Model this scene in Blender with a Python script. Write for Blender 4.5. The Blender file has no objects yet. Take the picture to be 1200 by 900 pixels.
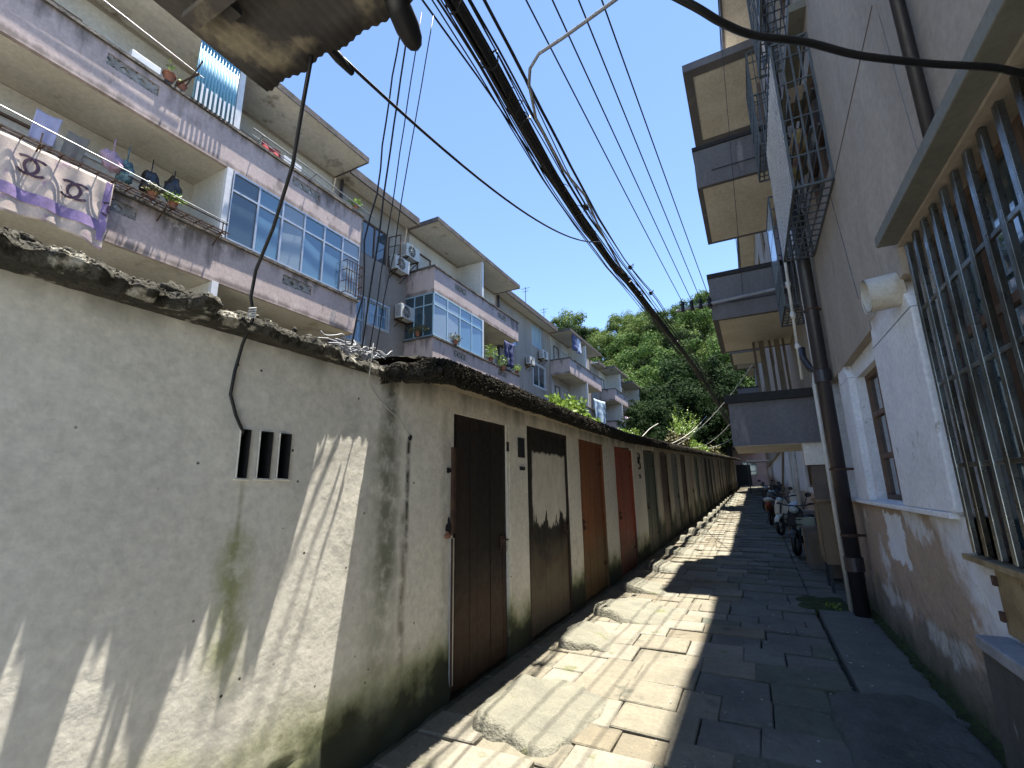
import bpy, math, random
from mathutils import Vector, Matrix, noise
R = math.radians
rnd = random.Random(7)
S = bpy.context.scene
COL = S.collection

# ---------------------------------------------------------------- camera
cam_d = bpy.data.cameras.new('camera'); cam = bpy.data.objects.new('camera', cam_d); COL.objects.link(cam)
cam_d.sensor_fit = 'HORIZONTAL'; cam_d.sensor_width = 36.0; cam_d.lens = 36.0 * 540.0 / 1200.0
cam_d.clip_start = 0.05; cam_d.clip_end = 600
_r = (Vector((0.889, 0.458, -0.016)), Vector((0.115, -0.188, 0.975)), Vector((0.444, -0.869, -0.220)))
_x = _r[0].normalized(); _y = (_r[1] - _r[1].dot(_x) * _x).normalized(); _z = _x.cross(_y)
cam.matrix_world = Matrix(((_x.x, _y.x, _z.x, 0), (_x.y, _y.y, _z.y, 0), (_x.z, _y.z, _z.z, 1.6), (0, 0, 0, 1)))
S.camera = cam

# ---------------------------------------------------------------- light
SUN = Vector((0.103, 0.14, 1.0)).normalized()
w = bpy.data.worlds.new('World'); S.world = w; w.use_nodes = True
nt = w.node_tree; nt.nodes.clear()
sky = nt.nodes.new('ShaderNodeTexSky'); sky.sky_type = 'NISHITA'; sky.sun_disc = False
sky.sun_elevation = math.asin(SUN.z); sky.sun_rotation = math.atan2(SUN.x, SUN.y)
sky.altitude = 3000; sky.air_density = 1.0; sky.dust_density = 0.15; sky.ozone_density = 2.6
bg = nt.nodes.new('ShaderNodeBackground'); bg.inputs[1].default_value = 0.108
wo = nt.nodes.new('ShaderNodeOutputWorld')
nt.links.new(sky.outputs[0], bg.inputs[0]); nt.links.new(bg.outputs[0], wo.inputs[0])
sd = bpy.data.lights.new('sun', 'SUN'); sd.energy = 4.9; sd.angle = R(0.53); sd.color = (1.0, 0.95, 0.86)
sun = bpy.data.objects.new('sun', sd); COL.objects.link(sun)
sun.rotation_euler = SUN.to_track_quat('Z', 'Y').to_euler(); sun.location = (0, 0, 30)
S.view_settings.view_transform = 'Standard'; S.view_settings.look = 'None'
S.view_settings.exposure = 1.93; S.view_settings.gamma = 1.0
S.render.engine = 'CYCLES'
S.cycles.max_bounces = 10; S.cycles.diffuse_bounces = 7

# ---------------------------------------------------------------- helpers
class MB:
    def __init__(s): s.v = []; s.f = []; s.m = []; s.mi = 0
    def add(s, vs, fs):
        o = len(s.v); s.v += [tuple(p) for p in vs]
        for f in fs: s.f.append(tuple(i + o for i in f)); s.m.append(s.mi)
    def quad(s, a, b, c, d): s.add([a, b, c, d], [(0, 1, 2, 3)])
    def box(s, x0, x1, y0, y1, z0, z1):
        s.add([(x0, y0, z0), (x1, y0, z0), (x1, y1, z0), (x0, y1, z0), (x0, y0, z1), (x1, y0, z1), (x1, y1, z1), (x0, y1, z1)],
              [(0, 3, 2, 1), (4, 5, 6, 7), (0, 1, 5, 4), (1, 2, 6, 5), (2, 3, 7, 6), (3, 0, 4, 7)])
        return s
    def bar(s, a, b, w, h=None, up=(0, 0, 1)):
        h = h or w; a = Vector(a); b = Vector(b); d = (b - a).normalized(); u = Vector(up)
        if abs(d.dot(u)) > .95: u = Vector((1, 0, 0))
        r = d.cross(u).normalized(); u = r.cross(d)
        vs = []
        for p in (a, b):
            for i, j in ((-1, -1), (1, -1), (1, 1), (-1, 1)): vs.append(p + r * (w / 2 * i) + u * (h / 2 * j))
        s.add(vs, [(0, 1, 2, 3), (7, 6, 5, 4), (0, 4, 5, 1), (1, 5, 6, 2), (2, 6, 7, 3), (3, 7, 4, 0)]); return s
    def tube(s, pts, r, n=6, caps=True):
        pts = [Vector(p) for p in pts]; rr = r if isinstance(r, (list, tuple)) else [r] * len(pts)
        rings = []; prev = None; vs = []
        for i, p in enumerate(pts):
            d = (pts[min(i + 1, len(pts) - 1)] - pts[max(i - 1, 0)])
            d = d.normalized() if d.length > 1e-9 else Vector((0, 0, 1))
            if prev is None:
                u = Vector((0, 0, 1)) if abs(d.z) < .9 else Vector((1, 0, 0))
            else: u = prev
            a = d.cross(u).normalized(); b = a.cross(d).normalized(); prev = b
            for k in range(n):
                t = 2 * math.pi * k / n; vs.append(p + (a * math.cos(t) + b * math.sin(t)) * rr[i])
        fs = []
        for i in range(len(pts) - 1):
            for k in range(n):
                k2 = (k + 1) % n; fs.append((i * n + k, i * n + k2, (i + 1) * n + k2, (i + 1) * n + k))
        if caps: fs.append(tuple(range(n - 1, -1, -1))); fs.append(tuple(range((len(pts) - 1) * n, len(pts) * n)))
        s.add(vs, fs); return s
    def ell(s, c, rx, ry, rz, n=12, m=8, jit=0, seed=0):
        vs = []; fs = []
        for j in range(m + 1):
            th = math.pi * j / m
            for i in range(n):
                ph = 2 * math.pi * i / n
                d = Vector((math.sin(th) * math.cos(ph), math.sin(th) * math.sin(ph), math.cos(th)))
                k = 1 + jit * noise.noise(d * 1.7 + Vector((seed, seed * 2.3, 0)))
                vs.append((c[0] + d.x * rx * k, c[1] + d.y * ry * k, c[2] + d.z * rz * k))
        for j in range(m):
            for i in range(n):
                i2 = (i + 1) % n; fs.append((j * n + i, (j + 1) * n + i, (j + 1) * n + i2, j * n + i2))
        s.add(vs, fs); return s
    def grid(s, fn, nu, nv):
        vs = [fn(i / nu, j / nv) for j in range(nv + 1) for i in range(nu + 1)]
        fs = [(j * (nu + 1) + i, j * (nu + 1) + i + 1, (j + 1) * (nu + 1) + i + 1, (j + 1) * (nu + 1) + i) for j in range(nv) for i in range(nu)]
        s.add(vs, fs); return s
    def build(s, name, mat, parent=None, smooth=False, bevel=0, world=True):
        me = bpy.data.meshes.new(name)
        off = Vector((0, 0, 0))
        if parent is not None and world:
            off = parent.location.copy()
            if parent.parent is not None: off = off + parent.parent.location
        me.from_pydata([(p[0] - off.x, p[1] - off.y, p[2] - off.z) for p in s.v], [], s.f)
        mats = mat if isinstance(mat, (list, tuple)) else [mat]
        for m in mats: me.materials.append(m)
        if len(mats) > 1: me.polygons.foreach_set('material_index', s.m)
        if smooth: me.polygons.foreach_set('use_smooth', [True] * len(me.polygons))
        me.update()
        o = bpy.data.objects.new(name, me); COL.objects.link(o)
        if parent is not None: o.parent = parent
        if bevel:
            b = o.modifiers.new('bevel', 'BEVEL'); b.width = bevel; b.segments = 2; b.limit_method = 'ANGLE'
        return o
def tag(o, label=None, cat=None, group=None, kind=None):
    if label: o['label'] = label
    if cat: o['category'] = cat
    if group: o['group'] = group
    if kind: o['kind'] = kind
    return o
def empty(name, loc, label, cat, group=None):
    o = bpy.data.objects.new(name, None); o.location = loc; o.empty_display_size = .2; COL.objects.link(o)
    return tag(o, label, cat, group)
def cr(P_, n=6):
    V = [Vector(p) for p in P_]; V = [V[0]] + V + [V[-1]]; out = []
    for i in range(1, len(V) - 2):
        for k in range(n):
            t_ = k / n; out.append(.5 * ((2 * V[i]) + (-V[i - 1] + V[i + 1]) * t_ + (2 * V[i - 1] - 5 * V[i] + 4 * V[i + 1] - V[i + 2]) * t_ ** 2 + (-V[i - 1] + 3 * V[i] - 3 * V[i + 1] + V[i + 2]) * t_ ** 3))
    out.append(V[-2]); return out
def copy_tree(o, parent=None):
    c = o.copy(); COL.objects.link(c)
    if parent is not None: c.parent = parent
    for ch in list(o.children): copy_tree(ch, c)
    return c

# ---------------------------------------------------------------- materials
def M(name, c1, c2=None, scale=3.0, rough=.85, bump=.2, bscale=None, metal=0, streak=0, c3=None, s3=8.0, t3=.6,
      zb=None, zt=None, detail=8, spec=.3, dist=.01, mid=(.35, .65), extra=None):
    """mottled surface: c1/c2 mixed by a large noise, c3 spots, zb/zt = stains rising from the foot / running from the top"""
    m = bpy.data.materials.new(name); m.use_nodes = True; n = m.node_tree; N = n.nodes; Lk = n.links.new
    b = N['Principled BSDF']; b.inputs['Roughness'].default_value = rough; b.inputs['Metallic'].default_value = metal
    b.inputs['Specular IOR Level'].default_value = spec
    if c2 is None: c2 = tuple(x * .75 for x in c1)
    geo = N.new('ShaderNodeNewGeometry')
    def nz(sc, det=8, src=None, rgh=.6):
        t = N.new('ShaderNodeTexNoise'); t.inputs['Scale'].default_value = sc; t.inputs['Detail'].default_value = det
        t.inputs['Roughness'].default_value = rgh; Lk(src or geo.outputs['Position'], t.inputs['Vector']); return t.outputs['Fac']
    def ramp(f, a, c):
        r = N.new('ShaderNodeMapRange'); r.inputs[1].default_value = a; r.inputs[2].default_value = c; Lk(f, r.inputs[0]); return r.outputs[0]
    def mix(f, A, B):
        x = N.new('ShaderNodeMix'); x.data_type = 'RGBA'
        if isinstance(f, float): x.inputs[0].default_value = f
        else: Lk(f, x.inputs[0])
        for sock, v in ((x.inputs[6], A), (x.inputs[7], B)):
            if isinstance(v, tuple): sock.default_value = (*v, 1)
            else: Lk(v, sock)
        return x.outputs[2]
    def math_(op, a, c):
        x = N.new('ShaderNodeMath'); x.operation = op
        for i, v in ((0, a), (1, c)):
            if isinstance(v, (int, float)): x.inputs[i].default_value = v
            else: Lk(v, x.inputs[i])
        return x.outputs[0]
    src = None
    if streak:
        mp = N.new('ShaderNodeMapping'); mp.inputs['Scale'].default_value = (1, 1, 1 / streak); Lk(geo.outputs['Position'], mp.inputs[0]); src = mp.outputs[0]
    colr = mix(ramp(nz(scale, detail, src), *mid), c1, c2)
    if c3: colr = mix(ramp(nz(s3, 6, src), t3, t3 + .08), colr, c3)
    # fine grain on top
    g = ramp(nz(scale * 14, 4), .3, .7); gm = N.new('ShaderNodeMix'); gm.data_type = 'RGBA'; gm.blend_type = 'MULTIPLY'; gm.inputs[0].default_value = .22
    gc = N.new('ShaderNodeCombineColor'); [Lk(g, gc.inputs[i]) for i in range(3)]
    Lk(colr, gm.inputs[6]); Lk(gc.outputs[0], gm.inputs[7]); colr = gm.outputs[2]
    sep = N.new('ShaderNodeSeparateXYZ'); Lk(geo.outputs['Position'], sep.inputs[0])
    for st in (zb or []):      # (z, soft, noise_amp, colour, slope)
        z0, soft, amp, cc = st[:4]
        zz = math_('ADD', sep.outputs[2], math_('MULTIPLY', math_('SUBTRACT', nz(2.2, 8), .5), amp * 2.4))
        if len(st) > 4: zz = math_('SUBTRACT', zz, math_('MULTIPLY', math_('MAXIMUM', math_('SUBTRACT', sep.outputs[1], 8.0), 0.0), st[4]))
        f = ramp(zz, z0 + soft, z0); colr = mix(f, colr, cc)
    for st in (zt or []):
        z0, soft, amp, cc = st[:4]
        mp = N.new('ShaderNodeMapping'); mp.inputs['Scale'].default_value = (1, 1, .12); Lk(geo.outputs['Position'], mp.inputs[0])
        zz = math_('ADD', sep.outputs[2], math_('MULTIPLY', math_('SUBTRACT', nz(4.0, 8, mp.outputs[0]), .5), amp * 2.4))
        if len(st) > 4: zz = math_('SUBTRACT', zz, math_('MULTIPLY', math_('MAXIMUM', math_('SUBTRACT', sep.outputs[1], 8.0), 0.0), st[4]))
        f = ramp(zz, z0, z0 + soft); colr = mix(f, colr, cc)
    if extra: colr = extra(N, Lk, sep, nz, ramp, mix, math_, colr, geo)
    Lk(colr, b.inputs['Base Color'])
    if bump:
        bp = N.new('ShaderNodeBump'); bp.inputs['Strength'].default_value = bump; bp.inputs['Distance'].default_value = dist
        Lk(math_('ADD', nz(bscale or scale * 8, 10), math_('MULTIPLY', nz((bscale or scale * 8) * .2, 4), 2.0)), bp.inputs['Height'])
        Lk(bp.outputs[0], b.inputs['Normal'])
    rr = ramp(nz(scale * 3, 4), .3, .7); r2 = N.new('ShaderNodeMapRange'); r2.inputs[3].default_value = max(.05, rough - .1); r2.inputs[4].default_value = min(1, rough + .1)
    Lk(rr, r2.inputs[0]); Lk(r2.outputs[0], b.inputs['Roughness'])
    return m
def P(name, c, rough=.5, metal=0, spec=.4, var=.7, sc=6, bump=.05, streak=0):
    return M(name, c, tuple(x * var for x in c), scale=sc, rough=rough, metal=metal, spec=spec, bump=bump, streak=streak)

def shed_extra(N, Lk, sep, nz, ramp, mix, math_, colr, geo):
    # drip stains: at the roof corner (Y 2.55), below the pipe hole (Y 2.78) and algae under the vents (Y 1.5)
    def band(yc, wd, z0, z1, amp, col, colr, k=1.0, soft=.6):
        mp = N.new('ShaderNodeMapping'); mp.inputs['Scale'].default_value = (1, 1, .35); Lk(geo.outputs['Position'], mp.inputs[0])
        jn = math_('MULTIPLY', math_('SUBTRACT', nz(7.0, 6, mp.outputs[0]), .5), amp)
        d = math_('ABSOLUTE', math_('ADD', math_('SUBTRACT', sep.outputs[1], yc), jn), 0)
        f = ramp(d, wd, wd * soft * .3)
        fz = math_('MULTIPLY', ramp(sep.outputs[2], z0 - .12, z0 + .12), ramp(sep.outputs[2], z1 + .05, z1 - .05))
        f = math_('MULTIPLY', math_('MULTIPLY', f, fz), k)
        f = math_('MULTIPLY', f, ramp(nz(9, 8), .3, .55))
        return mix(f, colr, col)
    colr = band(2.56, .13, .9, 2.45, .12, (.07, .075, .05), colr, .8)
    colr = band(2.53, .2, .2, 2.0, .2, (.24, .25, .17), colr, .6)
    colr = band(2.77, .032, 1.15, 1.99, .03, (.05, .048, .035), colr, 1.0)
    colr = band(2.74, .05, .35, 1.45, .12, (.27, .24, .19), colr, .9)
    colr = band(1.50, .13, .75, 1.4, .1, (.28, .30, .10), colr, .8)
    colr = band(1.50, .02, 1.1, 1.66, .02, (.30, .30, .16), colr, .7)
    colr = band(3.24, .08, .5, 2.3, .1, (.33, .30, .24), colr, .5)
    # small dark pits
    v = N.new('ShaderNodeTexVoronoi'); v.inputs['Scale'].default_value = 9; Lk(geo.outputs['Position'], v.inputs['Vector'])
    f = math_('MULTIPLY', ramp(v.outputs['Distance'], .09, .05), ramp(nz(5.3, 3), .52, .56))
    return mix(f, colr, (.06, .055, .045))
MT = {}
MT['shed'] = M('shed_plaster', (.84, .80, .695), (.76, .72, .62), scale=1.6, bump=.45, bscale=16, dist=.006, c3=(.60, .57, .50), s3=1.5, t3=.64,
   zb=[(.20, .40, .32, (.28, .30, .11), .034), (.21, .20, .32, (.045, .05, .03), .034)],
   zt=[(2.30, .25, .2, (.12, .115, .085), .034)], extra=shed_extra)
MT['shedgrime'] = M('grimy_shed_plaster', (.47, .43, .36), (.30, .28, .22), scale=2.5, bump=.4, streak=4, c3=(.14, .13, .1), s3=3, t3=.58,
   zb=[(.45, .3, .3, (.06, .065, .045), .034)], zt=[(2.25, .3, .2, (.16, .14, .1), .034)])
MT['crust'] = M('moss_crust', (.020, .018, .014), (.042, .036, .025), scale=14, bump=.8, bscale=60, dist=.01, c3=(.24, .20, .13), s3=45, t3=.66, rough=.95, spec=.15)
MT['roofconc'] = M('weathered_roof_concrete', (.10, .095, .08), (.04, .038, .03), scale=5, bump=1.0, bscale=30, dist=.04, c3=(.42, .40, .34), s3=9, t3=.58, rough=.95, spec=.15)
MT['soffit'] = M('soffit_concrete', (.42, .36, .27), (.26, .22, .16), scale=2, bump=.3, c3=(.15, .12, .09), s3=4, t3=.62)
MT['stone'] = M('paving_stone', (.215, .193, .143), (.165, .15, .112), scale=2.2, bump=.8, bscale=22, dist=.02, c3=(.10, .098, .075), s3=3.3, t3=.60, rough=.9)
MT['stone2'] = M('paving_stone_shaded', (.15, .145, .12), (.09, .09, .078), scale=1.6, bump=.8, bscale=22, dist=.02, c3=(.19, .185, .165), s3=4, t3=.64, rough=.75, spec=.35)  # shaded copy of the paving stone, painted darker
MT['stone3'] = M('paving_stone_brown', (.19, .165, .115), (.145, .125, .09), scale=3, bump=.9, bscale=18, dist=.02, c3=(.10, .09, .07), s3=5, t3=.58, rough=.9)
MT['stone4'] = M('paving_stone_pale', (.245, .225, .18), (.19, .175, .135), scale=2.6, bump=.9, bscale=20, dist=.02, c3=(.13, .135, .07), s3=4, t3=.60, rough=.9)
MT['stone5'] = M('paving_stone_shaded_moss', (.115, .125, .085), (.085, .088, .07), scale=2.2, bump=.9, bscale=20, dist=.02, c3=(.17, .165, .14), s3=5, t3=.62, rough=.8)  # moss tint, also darkened for the shaded side
MT['ramp'] = M('ramp_concrete', (.215, .205, .155), (.165, .158, .125), scale=4, bump=1.0, bscale=40, dist=.02, c3=(.15, .16, .07), s3=3, t3=.62)
MT['earth'] = M('joint_soil', (.075, .07, .055), (.045, .05, .03), scale=5, bump=.8, bscale=30, dist=.02)
MT['apron'] = M('apron_concrete', (.13, .135, .12), (.085, .09, .08), scale=2.2, bump=.5, c3=(.17, .17, .09), s3=2, t3=.62)
MT['slabdark'] = M('dark_broken_concrete', (.10, .105, .095), (.06, .065, .055), scale=4, bump=1.0, bscale=30, dist=.025, c3=(.13, .13, .11), s3=6, t3=.62)
MT['moss'] = M('moss', (.05, .075, .02), (.03, .04, .015), scale=14, bump=1.0, bscale=80, dist=.02, rough=1)
MT['rupper'] = M('brown_render', (.40, .345, .28), (.31, .265, .215), scale=1.3, bump=.5, bscale=70, dist=.006, streak=5, c3=(.15, .13, .115), s3=1.8, t3=.60)
MT['rwhite'] = M('old_whitewash', (.74, .76, .79), (.62, .64, .67), scale=2.2, bump=.35, bscale=22, dist=.012, c3=(.33, .31, .28), s3=5, t3=.66,
   zb=[(.85, .4, .5, (.27, .20, .15), .034), (.12, .35, .25, (.10, .10, .07), .034)], zt=[(2.9, .15, .1, (.36, .28, .2))])
MT['rlow'] = M('peeled_lower_wall', (.29, .22, .17), (.23, .175, .135), scale=1.8, bump=.5, bscale=26, dist=.015, c3=(.52, .53, .54), s3=1.9, t3=.60,
   zb=[(.42, .25, .35, (.13, .12, .10), .034), (.02, .2, .15, (.04, .05, .025), .034)])
MT['hood'] = M('hood_concrete', (.19, .19, .165), (.14, .14, .12), scale=2, bump=.3)
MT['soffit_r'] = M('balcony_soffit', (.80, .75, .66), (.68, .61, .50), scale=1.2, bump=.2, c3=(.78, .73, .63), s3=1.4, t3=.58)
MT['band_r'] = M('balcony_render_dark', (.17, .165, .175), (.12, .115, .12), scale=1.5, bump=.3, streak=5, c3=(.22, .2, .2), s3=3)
MT['band_top'] = P('tar_edge', (.03, .028, .028), rough=.9)
def pink_extra(N, Lk, sep, nz, ramp, mix, math_, colr, geo):
    # soot running down from every parapet top and up from every slab edge
    fr = math_('FRACT', math_('DIVIDE', math_('SUBTRACT', sep.outputs[2], 7.26), 2.9), 0)
    mp = N.new('ShaderNodeMapping'); mp.inputs['Scale'].default_value = (1, 1, .10); Lk(geo.outputs['Position'], mp.inputs[0])
    st = math_('SUBTRACT', nz(3.2, 8, mp.outputs[0]), .5); big = math_('SUBTRACT', nz(.55, 4), .5)
    t = math_('ADD', fr, math_('ADD', math_('MULTIPLY', st, .75), math_('MULTIPLY', big, .7)))
    colr = mix(math_('MULTIPLY', ramp(t, .93, 1.08), .8), colr, (.10, .088, .075))
    t2 = math_('ADD', math_('ABSOLUTE', math_('SUBTRACT', fr, .655), 0), math_('MULTIPLY', st, .12))
    colr = mix(math_('MULTIPLY', ramp(t2, .03, .0), .7), colr, (.10, .08, .065))
    # pale flaked plaster
    return mix(math_('MULTIPLY', ramp(nz(1.9, 9), .63, .65), .45), colr, (.60, .53, .45))
MT['pink'] = M('pink_plaster', (.56, .45, .415), (.45, .365, .335), scale=1.2, bump=.3, streak=3, c3=(.25, .20, .18), s3=2.2, t3=.60, detail=10, extra=pink_extra)
MT['pinkdark'] = M('blackened_ledge', (.06, .055, .05), (.16, .14, .12), scale=4, bump=.8, dist=.03)
MT['soffit_l'] = M('ceiling_stained', (.64, .60, .50), (.52, .48, .39), scale=.9, bump=.3, c3=(.38, .34, .26), s3=.9, t3=.6)
MT['canopy_l'] = M('canopy_ceiling', (.80, .76, .68), (.70, .65, .56), scale=.7, bump=.3, c3=(.26, .21, .15), s3=.8, t3=.60)
MT['wall_l'] = M('grey_brown_wall', (.38, .335, .28), (.28, .245, .205), scale=1.0, bump=.3, streak=6, c3=(.2, .17, .14), s3=1.6, t3=.62)
MT['whitewall'] = M('dirty_white_wall', (.66, .64, .60), (.52, .50, .45), scale=1.0, bump=.2, streak=4)
MT['creamwall'] = M('cream_wall', (.66, .62, .55), (.52, .48, .41), scale=.9, bump=.2, streak=4)
MT['edge'] = M('roof_edge', (.13, .11, .10), (.07, .06, .055), scale=3, bump=.6)
MT['dark'] = P('dark_interior', (.012, .014, .016), rough=.9)
MT['white'] = P('white_painted_metal', (.70, .71, .72), rough=.45, var=.85)
MT['alu'] = P('aluminium_frame', (.55, .56, .57), rough=.35, metal=.6, var=.8)
MT['alu2'] = P('dull_metal', (.22, .23, .24), rough=.4, metal=.4, var=.8)
MT['bluealu'] = P('pale_blue_frame', (.42, .60, .72), rough=.4, var=.85)
MT['rust'] = M('rusty_iron', (.10, .055, .035), (.05, .03, .022), scale=12, bump=.4, rough=.8)
MT['iron'] = P('dark_iron', (.05, .055, .06), rough=.5, metal=.5)
MT['steel'] = M('stainless_bar', (.26, .28, .28), (.10, .09, .07), scale=5, rough=.32, metal=.9, bump=.1, streak=4, mid=(.45, .62))
MT['black'] = P('black_rubber', (.015, .015, .017), rough=.45)
MT['greycable'] = P('grey_conduit', (.33, .34, .36), rough=.5)
MT['whitecable'] = P('white_cable', (.6, .58, .53), rough=.5)
MT['pvc'] = P('old_pvc', (.62, .60, .55), rough=.4, var=.85)
MT['pvcdark'] = M('dark_downpipe', (.022, .022, .028), (.05, .038, .04), scale=4, rough=.4, streak=8, bump=.1, c3=(.2, .1, .06), s3=5, t3=.68, spec=.5)
MT['bluesheet'] = M('blue_corrugated', (.24, .48, .60), (.17, .38, .50), scale=2, rough=.5, bump=.1)
MT['asb'] = M('corrugated_sheet', (.10, .09, .08), (.05, .045, .045), scale=2.5, bump=.4, c3=(.34, .29, .20), s3=1.6, t3=.56)
MT['awn'] = MT['asb']
def glass(name, c, rough=.05):
    m = bpy.data.materials.new(name); m.use_nodes = True; b = m.node_tree.nodes['Principled BSDF']
    b.inputs['Base Color'].default_value = (*c, 1); b.inputs['Roughness'].default_value = rough
    b.inputs['Specular IOR Level'].default_value = .9; b.inputs['Coat Weight'].default_value = .6; b.inputs['Coat Roughness'].default_value = .03
    n = m.node_tree.nodes.new('ShaderNodeTexNoise'); n.inputs['Scale'].default_value = 1.5
    bp = m.node_tree.nodes.new('ShaderNodeBump'); bp.inputs['Strength'].default_value = .08; bp.inputs['Distance'].default_value = .05
    m.node_tree.links.new(n.outputs[0], bp.inputs['Height']); m.node_tree.links.new(bp.outputs[0], b.inputs['Normal'])
    return m
MT['glass'] = glass('window_glass', (.035, .06, .075)); MT['glassblue'] = glass('blue_glass', (.09, .18, .26)); MT['curtained'] = glass('curtained_pane', (.20, .25, .28)); MT['glasspale'] = glass('frosted_pane', (.28, .36, .38), .3)
def door_mat(name, a, b, low, z=.6, zt=None, ext=None):
    return M(name, a, b, scale=4, bump=.25, bscale=18, rough=.6, streak=10, zb=[(z, .5, .4, low, .034)], zt=zt or [], extra=ext)
def paint_patch(N, Lk, sep, nz, ramp, mix, math_, colr, geo):
    mp = N.new('ShaderNodeMapping'); mp.inputs['Scale'].default_value = (1, 1, .3); Lk(geo.outputs['Position'], mp.inputs[0])
    jn = math_('MULTIPLY', math_('SUBTRACT', nz(8, 6, mp.outputs[0]), .5), .9)
    f = ramp(math_('ADD', sep.outputs[2], jn), 1.18, 1.22)
    f = math_('MULTIPLY', f, ramp(math_('ADD', sep.outputs[2], math_('MULTIPLY', jn, .15)), 2.03, 2.0))
    f = math_('MULTIPLY', f, ramp(math_('ADD', sep.outputs[1], math_('MULTIPLY', jn, .15)), 5.04, 5.07))
    return mix(f, colr, mix(ramp(nz(6, 8), .35, .65), (.70, .66, .56), (.58, .54, .46)))
DM = dict(
  blackwood=door_mat('black_stained_wood', (.016, .013, .011), (.03, .02, .014), (.055, .03, .018), .5),
  patched=door_mat('patched_dark_wood', (.02, .017, .014), (.035, .028, .02), (.13, .10, .065), .5, ext=paint_patch),
  brown=door_mat('brown_wood', (.27, .10, .035), (.17, .06, .022), (.14, .085, .035), .55),
  red=door_mat('red_brown_paint', (.38, .085, .035), (.27, .06, .028), (.13, .05, .03), .3),
  green=door_mat('green_grey_paint', (.10, .12, .085), (.07, .085, .06), (.10, .10, .07), .4),
  oldbrown=door_mat('old_brown_wood', (.085, .058, .036), (.055, .036, .024), (.11, .09, .06), .4),
  grey=door_mat('grey_metal_door', (.17, .18, .16), (.11, .12, .11), (.13, .12, .09), .4),
  pale=door_mat('pale_whitewashed_board', (.40, .35, .28), (.27, .22, .17), (.2, .16, .1), .4),
)

# ---------------------------------------------------------------- terrain
def g(y): return 0.0 if y < 8 else min(.034 * (y - 8), 1.5)
def xs(y): return -2.3 + max(0, y - 8) * .024
def hill(x, y):
    base = g(y) - .03
    if y > 53: base += (y - 53) * .56 * (1 - .25 * min(1, max(0, (y - 90) / 40)))
    return base
mb = MB()
YS = [-60, -20, -5, 0, 4, 8, 12, 16, 20, 26, 32, 38, 44, 50, 53, 58, 64, 72, 80, 90, 100, 120, 160, 260]
XS = [-200, -120, -70, -40, -25, -16, -12, -8, -5, -2.4, 0, 1.2, 4, 8, 14, 22, 40, 80, 160]
def gz(x, y):
    z = hill(x, y) - .05
    if y > 60: z += 2.5 * noise.noise(Vector((x * .04, y * .04, 1)))
    if y > 100: z = min(z, 34 + 2 * noise.noise(Vector((x * .03, y * .03, 5))))
    return z
vs = [(x, y, gz(x, y)) for y in YS for x in XS]; nx = len(XS)
mb.add(vs, [(j * nx + i, j * nx + i + 1, (j + 1) * nx + i + 1, (j + 1) * nx + i) for j in range(len(YS) - 1) for i in range(nx - 1)])
mb.build('ground', MT['earth'], smooth=True)['kind'] = 'structure'

# stone paving: individually laid slabs, slightly uneven
def slab(mb, x0, x1, y0, y1, top, t=.05, tilt=.006, rr=rnd):
    a = rr.uniform(-tilt, tilt); b = rr.uniform(-tilt, tilt); h = rr.uniform(-.010, .010)
    j = lambda: rr.uniform(-.006, .006)
    P4 = [(x0 + j(), y0 + j()), (x1 + j(), y0 + j()), (x1 + j(), y1 + j()), (x0 + j(), y1 + j())]
    e = .008
    def zt(x, y): return top + h + a * (x - x0) / .4 + b * (y - y0) / .4
    c = ((x0 + x1) / 2, (y0 + y1) / 2)
    ins = [(p[0] + (e if p[0] < c[0] else -e), p[1] + (e if p[1] < c[1] else -e)) for p in P4]
    v = [(p[0], p[1], top - t) for p in P4] + [(p[0], p[1], zt(*p) - e) for p in P4] + [(p[0], p[1], zt(*p)) for p in ins]
    mb.add(v, [(0, 1, 5, 4), (1, 2, 6, 5), (2, 3, 7, 6), (3, 0, 4, 7), (4, 5, 9, 8), (5, 6, 10, 9), (6, 7, 11, 10), (7, 4, 8, 11), (8, 9, 10, 11)])
mb = MB()
y = -1.0
while y < 50:
    ln = rnd.choice((.30, .34, .42, .5)) if y < 25 else .6
    x = xs(y) + .08
    while x < .42:
        wd = rnd.uniform(.28, .62)
        x1 = min(x + wd, .5)
        if .5 - x1 < .15: x1 = .5
        mb.mi = (0, 0, 2, 3)[rnd.randrange(4)] if (x + x1) / 2 < -.45 + rnd.uniform(-.15, .15) else (1, 1, 4)[rnd.randrange(3)]  # darker slabs right of the sun strip: shade put into the stone colour
        slab(mb, x + .003, x1 - .003, y + .003, y + ln - .003, g(y + ln / 2) + .01, tilt=.009)
        x = x1
    y += ln
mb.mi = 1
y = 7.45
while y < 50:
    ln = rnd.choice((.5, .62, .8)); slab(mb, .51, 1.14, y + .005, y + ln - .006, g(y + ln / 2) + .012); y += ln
o = mb.build('path', [MT['stone'], MT['stone2'], MT['stone3'], MT['stone4'], MT['stone5']]); o['kind'] = 'structure'

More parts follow.
